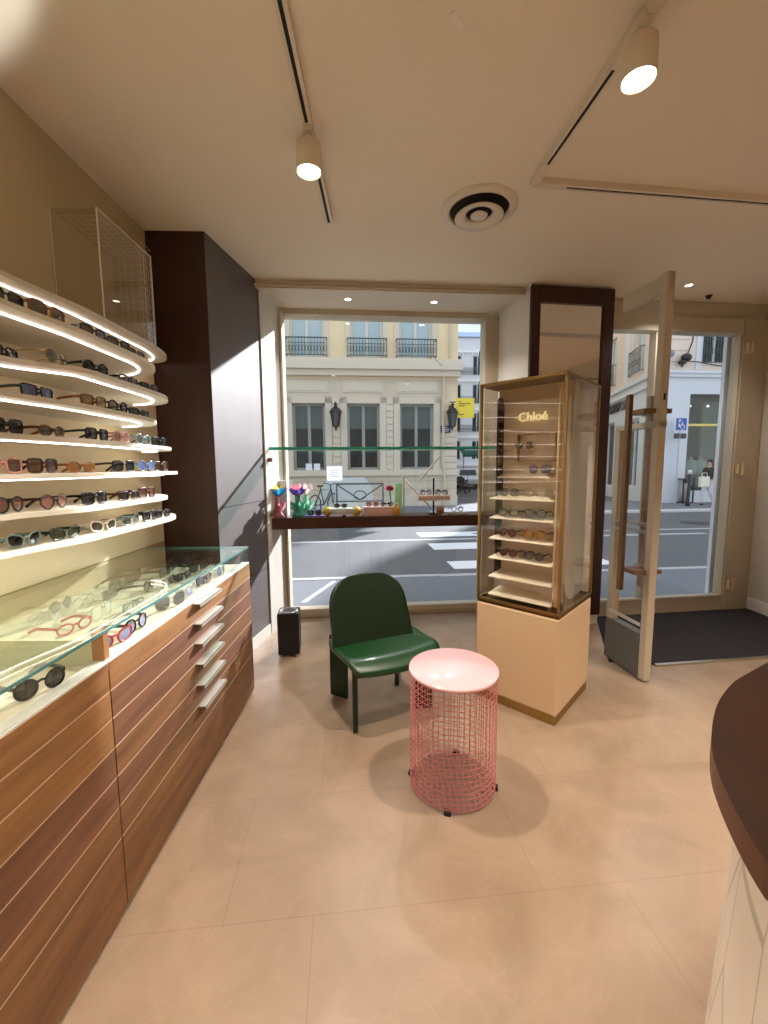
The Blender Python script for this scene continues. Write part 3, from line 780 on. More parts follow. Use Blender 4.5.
# sign and framed plaque on the back panel; local face is -x
SG = Matrix.Translation((bx_-.016,.27,1.80)) @ Matrix.Rotation(R(-90), 4, 'Z') @ FACE
text_mesh('lettering', 'Chloé', .075, M_goldb, t, SG, .004, .0005)
def ring_yz(mb, y0, z0, y1, z1, w, x0, x1):
    mb.box(x0,y0,z0,x1,y1,z0+w).box(x0,y0,z1-w,x1,y1,z1).box(x0,y0,z0,x1,y0+w,z1).box(x0,y1-w,z0,x1,y1,z1)
pl = MB(); ring_yz(pl,.12,1.53,.36,1.70,.006,bx_-.03,bx_-.002)
pl.build('plaque_frame', M_gold, t)
CW = Matrix.Translation((P0.x, P0.y, 0)) @ Matrix.Rotation(loc_ang, 4, 'Z')
def in_case(x, y, z): return CW @ Vector((x, y, z))
faceL = loc_ang - PI/2      # glasses facing local -x
CG = [ # local y, z index or z, shape, frame, lens, label
 (.30, 1.60, 'round','gold wire','grey','round wire sunglasses mounted on the framed plaque in the brass cabinet'),
 (.20, zsh[6]+.012, 'oversized','gold wire','violet','large violet tinted sunglasses on the small top shelf of the brass cabinet'),
 (.345, zsh[5]+.012, 'square','clear','grey','left pair on the pale top full shelf of the brass cabinet'),
 (.185, zsh[5]+.012, 'square','clear','clear','right pair on the pale top full shelf of the brass cabinet'),
 (.350, zsh[4]+.012, 'rectangular','dark green','clear','dark green pair, left on the second full shelf of the brass cabinet'),
 (.180, zsh[4]+.012, 'square','black','violet','black square pair, right on the second full shelf of the brass cabinet'),
 (.355, zsh[3]+.012, 'round','brown','brown','round brown pair, left on the third full shelf of the brass cabinet'),
 (.180, zsh[3]+.012, 'oversized','tortoiseshell','amber','large amber lens pair, right on the third full shelf of the brass cabinet'),
 (.345, zsh[2]+.012, 'round','burgundy','brown','dark round pair, left on the fourth full shelf of the brass cabinet'),
 (.180, zsh[2]+.012, 'round','black','grey','black round pair, right on the fourth full shelf of the brass cabinet'),
]
for k, (y, z, a, b, c, lab) in enumerate(CG):
    x = .075 if k > 1 else .165
    p = in_case(x-.02, y, z-.004 if k > 1 else z)
    glasses(p, faceL, a, b, c, lab, 'eyewear in the brass cabinet', 'sunglasses' if c != 'clear' else 'eyeglasses', k > 1)

# ================================================================== WALNUT COUNTER, RIGHT FOREGROUND
edge = [(768,662),(750,672),(735,681),(724,693),(717,705),(713,720),(711.5,738),(713.5,757),(721,779),(735,809),(752,840),(768,864)]
E_ = [at_z(px, py, 1.0) for px, py in edge]
EE = []
for k in range(len(E_)-1):
    p0, p1, p2, p3 = E_[max(k-1, 0)], E_[k], E_[k+1], E_[min(k+2, len(E_)-1)]
    for q_ in range(3):
        u = q_/3; pp = .5*((2*p1)+(p2-p0)*u+(2*p0-5*p1+4*p2-p3)*u*u+(3*p1-p0-3*p2+p3)*u**3); EE.append((pp.x, pp.y))
EE.append((E_[-1].x, E_[-1].y))
poly = [(2.6, 1.25), (1.35, 1.12)] + EE + [(.52,.25),(.75,-.05),(1.2,-.2),(2.6,-.2)]
t = thing('reception_desk', 'curved dark walnut topped desk with white patterned front at the right edge', 'desk')
m_ = MB().prism(poly, .952, 1.0)
for f in range(2, len(m_.f)): m_.mi[f] = 1; m_.sm[f] = True
m_.build('desk_top', [M_counter, M_counterE], t)
bt = [(x+.062, y-.012) for x, y in EE[3:]] + [(.60,.33),(.82,.06),(1.25,-.1),(2.5,-.1),(2.5,1.1),(1.45,1.02)]
bb = [(x-.055, y+.0) for x, y in bt[:-4]] + bt[-4:]
def wavy_mat():
    m, nt, b = new_mat('cream_panel_lines'); L = nt.links.new
    tc = nt.nodes.new('ShaderNodeTexCoord'); mp = nt.nodes.new('ShaderNodeMapping'); mp.inputs['Scale'].default_value = (11, 11, 2.6)
    L(tc.outputs['Object'], mp.inputs['Vector'])
    vo = nt.nodes.new('ShaderNodeTexVoronoi'); vo.feature = 'DISTANCE_TO_EDGE'; vo.inputs['Scale'].default_value = 1.0; L(mp.outputs[0], vo.inputs['Vector'])
    cr = nt.nodes.new('ShaderNodeValToRGB'); cr.color_ramp.elements[0].position = .012; cr.color_ramp.elements[0].color = srgb(186, 178, 158)
    cr.color_ramp.elements[1].position = .026; cr.color_ramp.elements[1].color = srgb(228, 216, 200)
    L(vo.outputs['Distance'], cr.inputs[0]); L(cr.outputs[0], b.inputs['Base Color']); b.inputs['Roughness'].default_value = .5
    return m
nb = len(bt); m_ = MB()
m_.add([(x, y, 0) for x, y in bb]+[(x, y, .952) for x, y in bt], [(i, nb+i, nb+(i+1) % nb, (i+1) % nb) for i in range(nb)], 0, True)
m_.add([(x, y, .952) for x, y in bt], [tuple(range(nb-1, -1, -1))]).build('desk_front', wavy_mat(), t)

# ================================================================== BENCH, GLASS SHELF, DISPLAY ITEMS IN THE WINDOW
BM = frame_at((-1.045, 3.715), 5.3)
tag(MB(BM).box(0.005,0,.948,2.27,.31,1.05).build('window_bench', M_bench, None, .002), 'dark walnut display ledge running across the shop window', 'ledge')
t = thing('glass_shelf', 'teal edged glass shelf hanging across the shop window above the ledge', 'shelf', (-1.045, 3.715, 1.675), R(5.3))
MB().box(.02,.004,-.011,2.2,.26,.011).build('pane', glass('shelf_glass', (.86, .96, .94, 1), 1.45), t)
MB().box(.0,-.002,-.013,2.21,.004,.013).build('polished_edge', emit('teal_edge', srgb(70, 190, 170), .12) if False else M_teal, t)
BZ = 1.05
def onb(px, dy=.12):          # point on the ledge whose picture column is px
    p = at_plane(px, 514, (-1.045+.0, 3.715+dy), 5.3); p.z = BZ; return p
def S_(px0, px1): return abs(px1-px0)/FPX*3.85
# white box and paper flowers
p = onb(281.5, .20); tag(box('white_box', mat('white_card', srgb(236, 232, 228), .6), -.065,-.03,0,.065,.03,.335), 'tall white card box behind the blue paper flower', 'box').location = p
def flower(px, label, cp, co, ci, cs, dy=.10):
    p = onb(px, dy); t = thing('paper_flower', label, 'paper flower', p, R(5), 'paper flowers on the window ledge'); t.scale = (1.2, 1.2, 1.2)
    MB().lathe([(0,0),(.05,0),(.045,.02),(.02,.05),(.018,.17),(.0,.17)], 12).build('stem', cs, t)
    for k in range(5):
        a = 2*PI*k/5
        l = MB(Matrix.Rotation(a, 4, 'Z')); l.add([(.01,0,.02),(.055,-.022,.07),(.065,0,.12),(.055,.022,.07),(.02,0,.10)], [(0,1,4),(1,2,4),(2,3,4),(3,0,4)])
        l.build('leaf', cs, t)
    for ring, (n, r, z0, z1, wd, mm) in enumerate(((6, .088, .17, .235, .034, co), (6, .055, .18, .255, .028, cp), (5, .03, .18, .225, .02, ci))):
        for k in range(n):
            a = 2*PI*(k+.5*ring)/n
            l = MB(Matrix.Rotation(a, 4, 'Z')); l.add([(.008,0,z0-.01),(r*.62,-wd,z0+.035),(r,0,z1),(r*.62,wd,z0+.035),(r*.5,0,z0+.01)], [(0,1,4),(1,2,4),(2,3,4),(3,0,4)])
            l.build('petal', mm, t)
pc = lambda n, *c: paper('paper_'+n, srgb(*c), .45)
flower(278, 'blue and yellow paper flower with pink stem on the window ledge', pc('yellow',236,206,90), pc('blue',50,150,214), pc('navy',60,80,170), pc('pink',226,160,168))
flower(298, 'pink and purple paper flower with green stem on the window ledge', pc('coral',236,120,130), pc('purple',96,84,170), pc('rose',240,170,170), pc('mint',110,190,160))
flower(306, 'small pale pink paper flower on the window ledge behind the purple one', pc('palepink',236,196,196), pc('palepink2',232,210,204), pc('cream',240,226,200), pc('mint2',150,206,180), .2)
# purple tray with dark sunglasses
p = onb(315); tag(box('display_tray', mat('purple_card', srgb(110, 92, 170), .5), -.09,-.05,0,.09,.05,.008), 'thin purple tray under dark sunglasses on the window ledge', 'tray').location = p
glasses(p+Vector((0,-.02,.0085)), 0, 'square', 'black', 'dark', 'black sunglasses on the purple tray beside the paper flowers', 'eyewear in the window display')
# white bar with yellow ball ends
p = onb(342, .10); t = thing('display_stand', 'white display bar with yellow ball ends on the window ledge', 'display stand', p, R(5.3))
MB().box(-.13,-.045,.025,.13,.045,.075).build('bar', M_trayw, t, .01)
for s_ in (-1, 1): MB().ball((s_*.135,0,.045), .045).build('ball', mat('yellow_ball', srgb(226, 178, 44), .5), t)
glasses(p+Vector((-.01,-.01,.076)), R(5), 'oval', 'brown', 'brown', 'brown oval sunglasses lying on the white bar with yellow ball ends', 'eyewear in the window display', open_=False)
# pink block with glasses
p = onb(379, .10); tag(MB().box(-.15,-.06,0,.15,.06,.085).build('display_block', [mat('pink_block', srgb(226, 190, 184), .5)], None, .006), 'long pale pink display block on the window ledge', 'display block').location = p; C.objects['display_block'].rotation_euler = (0,0,R(5.3))
glasses(p+Vector((-.06,-.02,.0855)), R(5), 'square', 'pink', 'rose', 'pink tinted sunglasses, left on the pale pink display block', 'eyewear in the window display', open_=False)
glasses(p+Vector((.075,-.015,.0855)), R(8), 'oval', 'black', 'clear', 'black rimmed eyeglasses, right on the pale pink display block', 'eyewear in the window display', 'eyeglasses', False)
p = onb(396.5, .03); tag(MB().ball((0,0,.05),(.035,.03,.05)).ball((0,0,.105),(.016,.016,.016)).build('yellow_figurine', mat('mustard', srgb(206, 146, 44), .5)), 'small mustard yellow figurine at the right end of the pink block', 'figurine').location = p
# red flower and green stand
p = onb(390, .22); t = thing('artificial_flower', 'red flower on thin green stem behind the pink block', 'artificial flower', p)
MB().tube([(0,0,0),(.01,0,.12),(.0,0,.24)], .005).build('stem', pc('leafgreen',60,110,60), t)
for k in range(6):
    a = 2*PI*k/6; MB().ball((.018*math.cos(a),.018*math.sin(a),.25),(.02,.02,.026),10).build('petal', pc('red',206,50,70), t)
p = onb(398.5, .16); tag(box('green_stand', paper('sage', srgb(186, 216, 184), .6), -.032,-.04,0,.032,.04,.30), 'pale green upright block standing right of the red flower', 'display block').location = p
# folding white sign frame in the glass (triangle of thin bars)
p = onb(424, .24); t = thing('folding_frame', 'thin pale folding frame leaning behind the pink wall-like tray', 'frame', p, R(5.3))
MB().box(-.21,-.006,0,-.195,.006,.36).build('upright', M_offw, t)
MB().tube([(-.195,0,.33),(.10,0,.02)], .008, 6).build('brace', M_offw, t)
MB().tube([(-.06,0,.30),(.16,0,.56)], .008, 6).build('brace', M_offw, t)
t['label'] = 'thin pale frame of diagonal bars standing behind the small pole tray'
# small tray on black pole with two eyeglasses
p = onb(433.5, .10); t = thing('pole_tray', 'pale pink tray on a black pole on the window ledge', 'display stand', p, R(5.3))
MB().lathe([(0,0),(.05,0),(.05,.01),(.0,.012)], 20).build('foot', M_black, t)
MB().tube([(0,0,.01),(0,0,.345)], .009, 10).build('pole', M_black, t)
MB().box(-.15,-.05,.135,.15,.05,.185).build('tray', mat('pink_tray', srgb(226, 196, 184), .5), t, .005)
glasses(p+Vector((-.075,-.02,.186)), R(12), 'round', 'purple', 'clear', 'purple rimmed eyeglasses, left on the pole tray', 'eyewear in the window display', 'eyeglasses', False)
glasses(p+Vector((.075,-.005,.186)), R(-5), 'round', 'black', 'clear', 'thin black eyeglasses, right on the pole tray', 'eyewear in the window display', 'eyeglasses', False)
p = onb(440, .04); tag(MB().ball((0,0,.045),(.04,.035,.045)).build('wooden_ball', mat('brown_ball', srgb(150, 104, 60), .5, noise=.3, scale=40)), 'brown mottled ball on the ledge below the pole tray', 'ball').location = p
p = onb(457, .10); tag(box('display_tray', M_trayw, -.09,-.05,0,.09,.05,.02), 'white tray under clear lens glasses near the brass cabinet', 'tray').location = p
glasses(p+Vector((0,-.02,.0205)), R(8), 'round', 'black', 'clear', 'black round eyeglasses on the white tray nearest the brass cabinet', 'eyewear in the window display', 'eyeglasses')
p = onb(392, .035); tag(box('display_clip', M_dark, -.012,-.01,0,.012,.01,.02), 'tiny dark clip on the front edge of the window ledge', 'clip').location = onb(344,.01)
# paper notice on the window glass
pn = at_plane(334.5, 473.5, (-.86, 4.075), WA)
tag(MB().box(-.075,0,-.07,.075,.002,.07).build('paper_notice', paper('notice_paper', srgb(240, 244, 252), .6)), 'small white paper notice stuck to the shop window', 'notice').location = pn
C.objects['paper_notice'].rotation_euler = (0,0,R(WA))
g = MB()
for k in range(4): g.box(-.05+.01*(k % 2),-.002,.03-.02*k,.05-.012*(k % 3),-.001,.035-.02*k)
g.build('print_lines', mat('ink_grey', srgb(130, 140, 150), .7), C.objects['paper_notice'])
# black box speaker on the floor
t = thing('air_purifier', 'small black upright box with round grille on top beside the window', 'air purifier', (-.775, 3.25, 0), R(6))
MB().box(-.085,-.085,.02,.085,.085,.36).build('body', M_black, t, .012)
MB().lathe([(.045,.361),(.068,.364),(.072,.361)], 32).build('grille_ring', M_steel, t)
g = MB()
for k in range(5): g.box(-.055,-.05+.024*k,.360,.055,-.042+.024*k,.364)
g.build('grille', mat('grille_grey', srgb(120, 120, 120), .4, .5), t)
for (x, y) in ((-.065,-.065),(.065,-.065),(-.065,.065),(.065,.065)):
    MB().tube([(x,y,0),(x,y,.022)], .012, 8).build('foot', M_steel, t)
# cable behind the camel plinth
cb = at_z(474,648,0)
tag(MB().tube([(.56,2.56,.25),(.545,2.56,.22),(.55,2.565,.12),(.57,2.58,.04),(.62,2.62,.008)], .005, 6).build('power_cable', M_dark), 'short dark cable hanging at the left side of the camel plinth', 'cable')

# ================================================================== STREET
GZ = -.10
M_road = asphalt_mat('asphalt', srgb(94, 96, 99)); M_walk = asphalt_mat('pavement', srgb(112, 116, 123))
M_kerb = mat('kerb_stone', srgb(206, 204, 200), .8, noise=.1, scale=10); M_mark = mat('road_paint', srgb(232, 234, 238), .7, noise=.08, scale=12)
road = struct(MB().add([(-40,4.32,GZ),(60,4.32,GZ),(60,120,GZ),(-40,120,GZ)], [(0,1,2,3)]).build('road', M_road))
def gp(px, py, z=GZ): return at_z(px, py, z)
WK = frame_at((0, 4.1), 5.0)
sw = struct(MB(WK).box(-20,.1,GZ-.02,40,1.75,GZ+.012).build('sidewalk', M_walk))
M_kerb2 = mat('kerb_grey', srgb(176, 178, 182), .8, noise=.1, scale=10)
MB(WK).box(-20,1.75,GZ-.02,1.0,1.87,GZ+.02).build('kerb', M_kerb2, sw)
MB(WK).box(1.0,1.75,GZ-.02,40,1.87,GZ+.014).build('kerb', M_kerb2, sw)
MB(WK).box(-20,.02,GZ-.02,40,.30,GZ+.03).build('threshold_stone', M_kerb, sw)
MB().prism([(gp(300,604).x,gp(300,604).y),(gp(332,582).x,gp(332,582).y),(gp(337,582).x,gp(337,582).y),(gp(306,604).x,gp(306,604).y)], GZ+.012, GZ+.016).build('pavement_line', M_kerb2, sw)
fsw = struct(MB(WK).box(-20,9.5,GZ-.02,40,12.9,GZ+.06).build('sidewalk', M_walk))
MB(WK).box(-20,9.1,GZ-.02,40,9.5,GZ+.065).build('kerb', M_kerb, fsw)
MB(WK).box(-20,4.8,GZ,8,4.95,GZ+.006).build('road_line', mat('road_line', srgb(180, 182, 184), .8), road)
MB(WK).box(2.6,5.5,GZ,40,5.62,GZ+.006).build('road_line', mat('road_line', srgb(180, 182, 184), .8), road)
for (y0, y1) in ((2.2, 2.72), (3.75, 4.4), (5.25, 5.85)):
    MB(WK).box(1.3,y0,GZ,4.0,y1,GZ+.006).build('crosswalk_stripe', M_mark, road)
MB().lathe([(0,.008),(.42,.008),(.42,0)], 32, 0, (gp(698,523).x, gp(698,523).y, GZ)).build('manhole_cover', mat('manhole', srgb(70, 72, 74), .6, .4), road)

def facade(mb, s0, s1, z0, z1, ops, th=.3):
    """flat wall with rectangular openings, front at local y=0"""
    xs = sorted({s0, s1, *[o[0] for o in ops], *[o[1] for o in ops]}); zs = sorted({z0, z1, *[o[2] for o in ops], *[o[3] for o in ops]})
    for i in range(len(xs)-1):
        for j in range(len(zs)-1):
            a, b = (xs[i]+xs[i+1])/2, (zs[j]+zs[j+1])/2
            if any(o[0] < a < o[1] and o[2] < b < o[3] for o in ops): continue
            mb.add([(xs[i],0,zs[j]),(xs[i+1],0,zs[j]),(xs[i+1],0,zs[j+1]),(xs[i],0,zs[j+1])], [(0,1,2,3)])
    for (a, b, c, d) in ops:
        mb.add([(a,0,c),(b,0,c),(b,0,d),(a,0,d),(a,th,c),(b,th,c),(b,th,d),(a,th,d)], [(0,4,5,1),(1,5,6,2),(2,6,7,3),(3,7,4,0)])
M_stone = mat('pale_limestone', srgb(208, 196, 176), .85, noise=.12, scale=3)
M_stone2 = mat('cream_render', srgb(232, 212, 172), .85, noise=.05, scale=2)
M_stone3 = mat('limestone_trim', srgb(214, 203, 184), .8)
M_joint = mat('stone_joint', srgb(170, 154, 130), .9)
M_winf = mat('grey_window_frame', srgb(150, 152, 146), .6)
M_wing = mat('dark_window_glass', srgb(34, 42, 42), .2, spec=.35)
M_wing2 = mat('pale_window_glass', srgb(170, 190, 196), .15, spec=.8)
M_iron = mat('wrought_iron', srgb(66, 84, 84), .6)
def tall_window(b, a0, a1, z0, z1, gm, fm, curtain=True):
    w_ = .09
    f = MB(b['M']).box(a0,.14,z0,a0+w_,.2,z1).box(a1-w_,.14,z0,a1,.2,z1).box(a0,.14,z1-w_,a1,.2,z1).box(a0,.14,z0,a1,.2,z0+w_).box((a0+a1)/2-.06,.13,z0,(a0+a1)/2+.06,.2,z1).build('window_frame', fm, b['o'])
    MB(b['M']).box(a0+.02,.19,z0+.02,a1-.02,.22,z1-.02).build('pane', gm, f)
    if curtain:
        MB(b['M']).box(a0+w_,.180,z1-.95,(a0+a1)/2-.06,.188,z1-w_).box((a0+a1)/2+.06,.180,z1-.95,a1-w_,.188,z1-w_).build('blind', mat('grey_blind', srgb(92, 102, 98), .7), f)
    return f
def railing(b, a0, a1, z0, z1, name='balcony_railing', y=-.25):
    g = MB(b['M'])
    g.box(a0,y-.015,z1-.04,a1,y+.015,z1).box(a0,y-.012,z0,a1,y+.012,z0+.03).box(a0,y-.01,z1-.22,a1,y+.01,z1-.20)
    n = max(4, int((a1-a0)/.11))
    for k in range(n+1):
        x = a0+(a1-a0)*k/n; g.box(x-.009,y-.009,z0,x+.009,y+.009,z1)
    for k in range(n):
        x = a0+(a1-a0)*(k+.5)/n; g.tube([(x+.045*math.cos(q*PI/4),y,(z0+z1)/2-.08+.11*math.sin(q*PI/4)) for q in range(8)], .009, 4, closed=True)
    for x in (a0, a1): g.box(x-.015,y,z0,x+.015,0.02,z0+.03).box(x-.015,y,z1-.04,x+.015,0.02,z1)
    return g.build(name, M_iron, b['o'])

# --- left building across the street
o = thing('apartment_building', 'cream stone building with three tall ground floor windows across the street', 'building', (0, 16.5, GZ), R(5))
I = Matrix.Translation((0, 0, -GZ))
b = {'o': o, 'M': I}
gw = [(-7.7,-6.45),(-5.6,-4.35),(-3.49,-2.26),(-1.40,-.15),(.66,1.98)]
fw = [(-7.7,-6.45),(-5.6,-4.35),(-3.50,-2.24),(-1.23,.01),(.63,1.92)]
ops = [(a,c,1.42,3.97) for a, c in gw]+[(a,c,5.70,8.3) for a, c in fw]+[(a,c,9.3,11.6) for a, c in fw]
m_ = MB(I); facade(m_, -12, 2.95, GZ, 4.9, [q for q in ops if q[3] < 4.5]); m_.build('ground_floor_wall', M_stone, o)
m_ = MB(I); facade(m_, -12, 2.95, 4.9, 15, [q for q in ops if q[3] > 4.9]); m_.build('upper_wall', M_stone2, o)
MB(I).prism([(-12,.3),(2.95,.3),(8.1,24),(-12,24)], GZ, 15).build('building_body', M_stone2, o)
MB(I).box(-12,-.38,5.20,3.05,0,5.50).box(-12,-.28,5.50,3.0,0,5.62).box(-12,-.24,4.98,3.0,0,5.20).build('cornice', M_stone3, o)
MB(I).box(-12,-.10,1.18,2.98,0,1.42).box(-12,-.07,GZ,2.97,0,.35).build('sill_band', M_stone3, o)
g = MB(I)
for a, c in gw:
    g.box(a-.26,-.05,1.42,a-.02,0,4.2).box(c+.02,-.05,1.42,c+.26,0,4.2).box(a-.26,-.05,3.97,c+.26,0,4.2)
for a, c in fw:
    g.box(a-.2,-.04,5.62,a,0,8.5).box(c,-.04,5.62,c+.2,0,8.5)
g.build('window_surround', M_stone3, o)
g = MB(I)
for a, c in ((-4.0,-3.72),(-1.97,-1.68),(.12,.38),(2.27,2.93)):
    for k in range(11): g.box(a,-.06,1.44+.25*k,c,0,1.44+.25*k+.225)
for a, c in ((-3.9,-2.1),(-1.55,.0),(.5,2.15)):
    g.box(a,-.03,4.38,c,0,4.80).box(a+.1,-.05,4.44,c-.1,0,4.74)
g.build('carved_stone', M_stone3, o)
g = MB(I)
for z in (.62, .95): g.box(-12,-.004,z,2.95,0,z+.015)
for k in range(9): g.box(-11+1.6*k,-.004,.35,-10.985+1.6*k,0,1.18)
g.build('stone_joint', M_joint, o)
for a, c in gw: tall_window(b, a, c, 1.42, 3.97, M_wing, M_winf)
for a, c in fw:
    tall_window(b, a, c, 5.70, 8.3, M_wing2, mat('pale_window_frame', srgb(206, 208, 200), .6), False)
    tall_window(b, a, c, 9.3, 11.6, M_wing2, mat('pale_window_frame', srgb(206, 208, 200), .6), False)
    railing(b, a-.12, c+.12, 5.70, 6.35)
MB(I).tube([(2.36,-.1,5.0),(2.36,-.12,4.9),(2.36,-.12,1.6),(2.42,-.14,1.4),(2.42,-.14,GZ)], .055, 10).tube([(2.0,-.3,5.62),(2.2,-.38,5.4),(2.36,-.12,5.0)], .045, 8).tube([(2.62,-.1,15),(2.62,-.1,5.62)], .05, 8).build('drainpipe', mat('pipe_beige', srgb(208, 194, 168), .6), o)
FB = frame_at((0, 16.5), 5.0)
# two notices in the first ground floor window
for k, px in enumerate((309, 317)):
    q = at_plane(px, 468, (0, 16.45), 5.0)
    tag(MB(Matrix.Translation(q) @ Matrix.Rotation(R(5), 4, 'Z')).box(-.12,-.01,-.17,.12,.01,.17).build('window_notice', mat('paper_white', srgb(232, 238, 246), .7)), ('left' if k == 0 else 'right')+' of two white papers in the leftmost window across the street', 'notice', 'papers in the window across the street')
def lantern(s, label):
    t = thing('wall_lantern', label, 'lantern', FB @ Vector((s, -.08, 0)), R(5), 'street lanterns on the facade')
    MB().tube([(0,0.06,3.3),(0,-.05,3.35),(0,-.3,3.75),(0,-.42,3.95)], .025, 6).box(-.04,-.0,3.15,.04,.06,3.9).build('bracket', M_black, t)
    zc = 3.05
    MB().add([(.12*math.cos(PI/3*k),-.42+.12*math.sin(PI/3*k),zc) for k in range(6)]+[(.2*math.cos(PI/3*k),-.42+.2*math.sin(PI/3*k),zc+.5) for k in range(6)], [(k,(k+1) % 6,6+(k+1) % 6,6+k) for k in range(6)]).build('lantern_glass', mat('lantern_pane', srgb(70, 74, 74), .2), t)
    g = MB()
    for k in range(6):
        c_, s_ = math.cos(PI/3*k), math.sin(PI/3*k)
        g.tube([(.12*c_,-.42+.12*s_,zc),(.2*c_,-.42+.2*s_,zc+.5)], .014, 5)
    g.lathe([(0,.0),(.13,.0),(.13,.03),(0,.03)], 6, 0, (0,-.42,zc-.02), False).lathe([(.24,0),(.24,.03),(.16,.16),(.07,.22),(.05,.30),(.08,.33),(0,.40)], 6, 0, (0,-.42,zc+.5), False).lathe([(0,-.14),(.03,-.1),(.06,0)], 8, 0, (0,-.42,zc-.02))
    g.build('lantern_frame', M_black, t)
lantern(-1.83, 'black wall lantern between the first and second ground floor windows across the street')
lantern(2.62, 'black wall lantern at the building corner across the street, beside the yellow sign')
t = thing('street_plaque', 'small navy blue street name plaque under the corner lantern', 'sign', FB @ Vector((2.46, -.08, 2.98)), R(5))
MB().box(-.2,-.02,-.14,.2,0,.14).build('plate', mat('navy_enamel', srgb(40, 50, 110), .3), t)
g = MB()
for k, (a, c) in enumerate(((-.08,.08),(-.14,.14),(-.1,.1))): g.box(a,-.024,.06-.07*k,c,-.02,.085-.07*k)
g.build('lettering', M_white, t)
q0 = at_plane(465, 408, (3.0, 16.4), 5.0)
t = thing('hanging_sign', 'square yellow sign projecting at the corner of the building across the street', 'sign', q0, R(5))
MB().box(-.36,-.03,-.37,.36,.03,.37).build('sign_board', mat('yellow_sign', srgb(238, 214, 66), .5), t)
MB().box(-.62,-.015,.2,-.36,.015,.24).box(-.62,-.015,-.24,-.36,.015,-.2).build('bracket', M_black, t)
g = MB()
for (a, c, z) in ((-.27,-.15,.22),(-.27,.02,.14),(-.27,.2,.14-.0),(-.27,-.02,.06),(-.27,-.05,-.27)): g.box(a,-.034,z,c,-.03,z+.035)
g.build('lettering', mat('sign_ink', srgb(120, 104, 40), .6), t)

# --- corner shop building on the right
RB = (10.9, 17.0)
o = thing('corner_shop_building', 'white and pink corner shop building seen through the entrance door', 'building', (RB[0], RB[1], GZ), R(5))
b = {'o': o, 'M': I}
M_shopw = mat('shop_white', srgb(216, 220, 226), .7); M_pinkst = mat('pink_stone', srgb(228, 210, 196), .85, noise=.06, scale=2)
m_ = MB(I); facade(m_, 0, 14, GZ, 5.05, [(1.5,4.2,.45,4.35),(5,8,.4,4.3),(9,12,.4,4.3)]); m_.build('shopfront_wall', M_shopw, o)
m_ = MB(I); facade(m_, 0, 14, 5.05, 13, [(1.85,3.15,5.55,8.0),(4.6,5.9,5.55,8.0),(7.6,8.9,5.55,8)]); m_.build('upper_wall', M_pinkst, o)
MB(I).box(-.06,-.10,5.0,14,0,5.2).box(-.1,-.16,5.14,14,0,5.24).build('cornice', M_shopw, o)
g = MB(I)
for k in range(7): g.box(0,-.006,5.6+.42*k,1.35,0,5.62+.42*k)
g.build('stone_joint', M_joint, o)
MB(I).box(1.6,-.05,5.3,1.85,0,8.3).box(3.15,-.05,5.3,3.4,0,8.3).build('window_surround', M_shopw, o)
tall_window(b, 1.85, 3.15, 5.55, 8.0, M_wing, mat('pale_window_frame', srgb(206, 208, 200), .6), False)
tall_window(b, 4.6, 5.9, 5.55, 8.0, M_wing, mat('pale_window_frame', srgb(206, 208, 200), .6), False)
tall_window(b, 7.6, 8.9, 5.55, 8.0, M_wing, mat('pale_window_frame', srgb(206, 208, 200), .6), False)
railing(b, 1.85, 3.15, 5.55, 6.65, y=-.12)
f = MB(I).box(1.5,.05,.45,1.57,.2,4.35).box(4.13,.05,.45,4.2,.2,4.35).box(1.5,.05,4.25,4.2,.2,4.35).build('shop_window_frame', mat('shop_frame_dark', srgb(60, 60, 58), .5), o)
MB(I).box(1.52,.02,3.08,4.18,.12,3.17).box(1.52,.02,.33,4.18,.12,.45).build('gold_bar', mat('gold_trim', srgb(226, 196, 110), .4, .3), f)
MB(I).box(1.52,.09,.45,4.18,.10,4.3).build('pane', glass('shop_pane', (.8, .84, .82, 1), 1.5), f)
MB(I).box(1.3,1.6,.3,4.4,1.7,4.5).build('shop_interior', mat('shop_dark', srgb(58, 60, 58), .8), o)
MB(I).box(2.9,.9,.5,4.2,1.0,4.2).build('shop_partition', mat('shop_green_grey', srgb(124, 132, 118), .8), o)
for (x, z) in ((1.95,3.95),(2.75,3.95)): MB(I).ball((x,.5,z), .05, 8).build('shop_lamp', emit('shop_spot', (1,.95,.8,1), 3), o)
text_mesh('window_lettering', 'HOMME\nSUR MESURE', .16, M_white, o, I @ Matrix.Translation((1.95,.085,2.15)) @ FACE, .002) if False else None
for (a0, a1, z0, z1) in ((5,8,.4,4.3),(9,12,.4,4.3)):
    MB(I).box(a0,.1,z0,a1,.12,z1).build('shop_glass', M_wing, o)
# side face of the corner building, running back up the side street
SD = math.atan2(1, .2)
SM = I @ Matrix.Rotation(SD-R(5), 4, 'Z')         # local x up the street, +y to the left (outwards)
SMf = SM @ Matrix.Scale(-1, 4, (0, 1, 0))         # y negative = outwards, like the other facades
m_ = MB(SMf); facade(m_, 0, 13, GZ, 5.05, [(1.5,3.0,.5,3.6),(4.6,7.2,.4,3.7),(9,12,.4,3.7)]); 
m_.build('side_shopfront_wall', M_shopw, o)
m_ = MB(SMf); facade(m_, 0, 13, 5.05, 13, [(1.4,2.6,5.6,8.0),(4.9,6.0,5.6,8.0),(8.0,9.2,5.6,8),(1.4,2.6,9.2,11.2),(4.9,6,9.2,11.2)]); m_.build('side_upper_wall', M_pinkst, o)
MB(SMf).box(0,-.10,4.7,13,0,4.8).box(0,-.12,5.1,13,0,5.25).box(2.9,-.06,5.25,3.5,0,12).box(7,-.06,5.25,7.5,0,12).build('side_cornice', M_shopw, o)
bs = {'o': o, 'M': SMf}
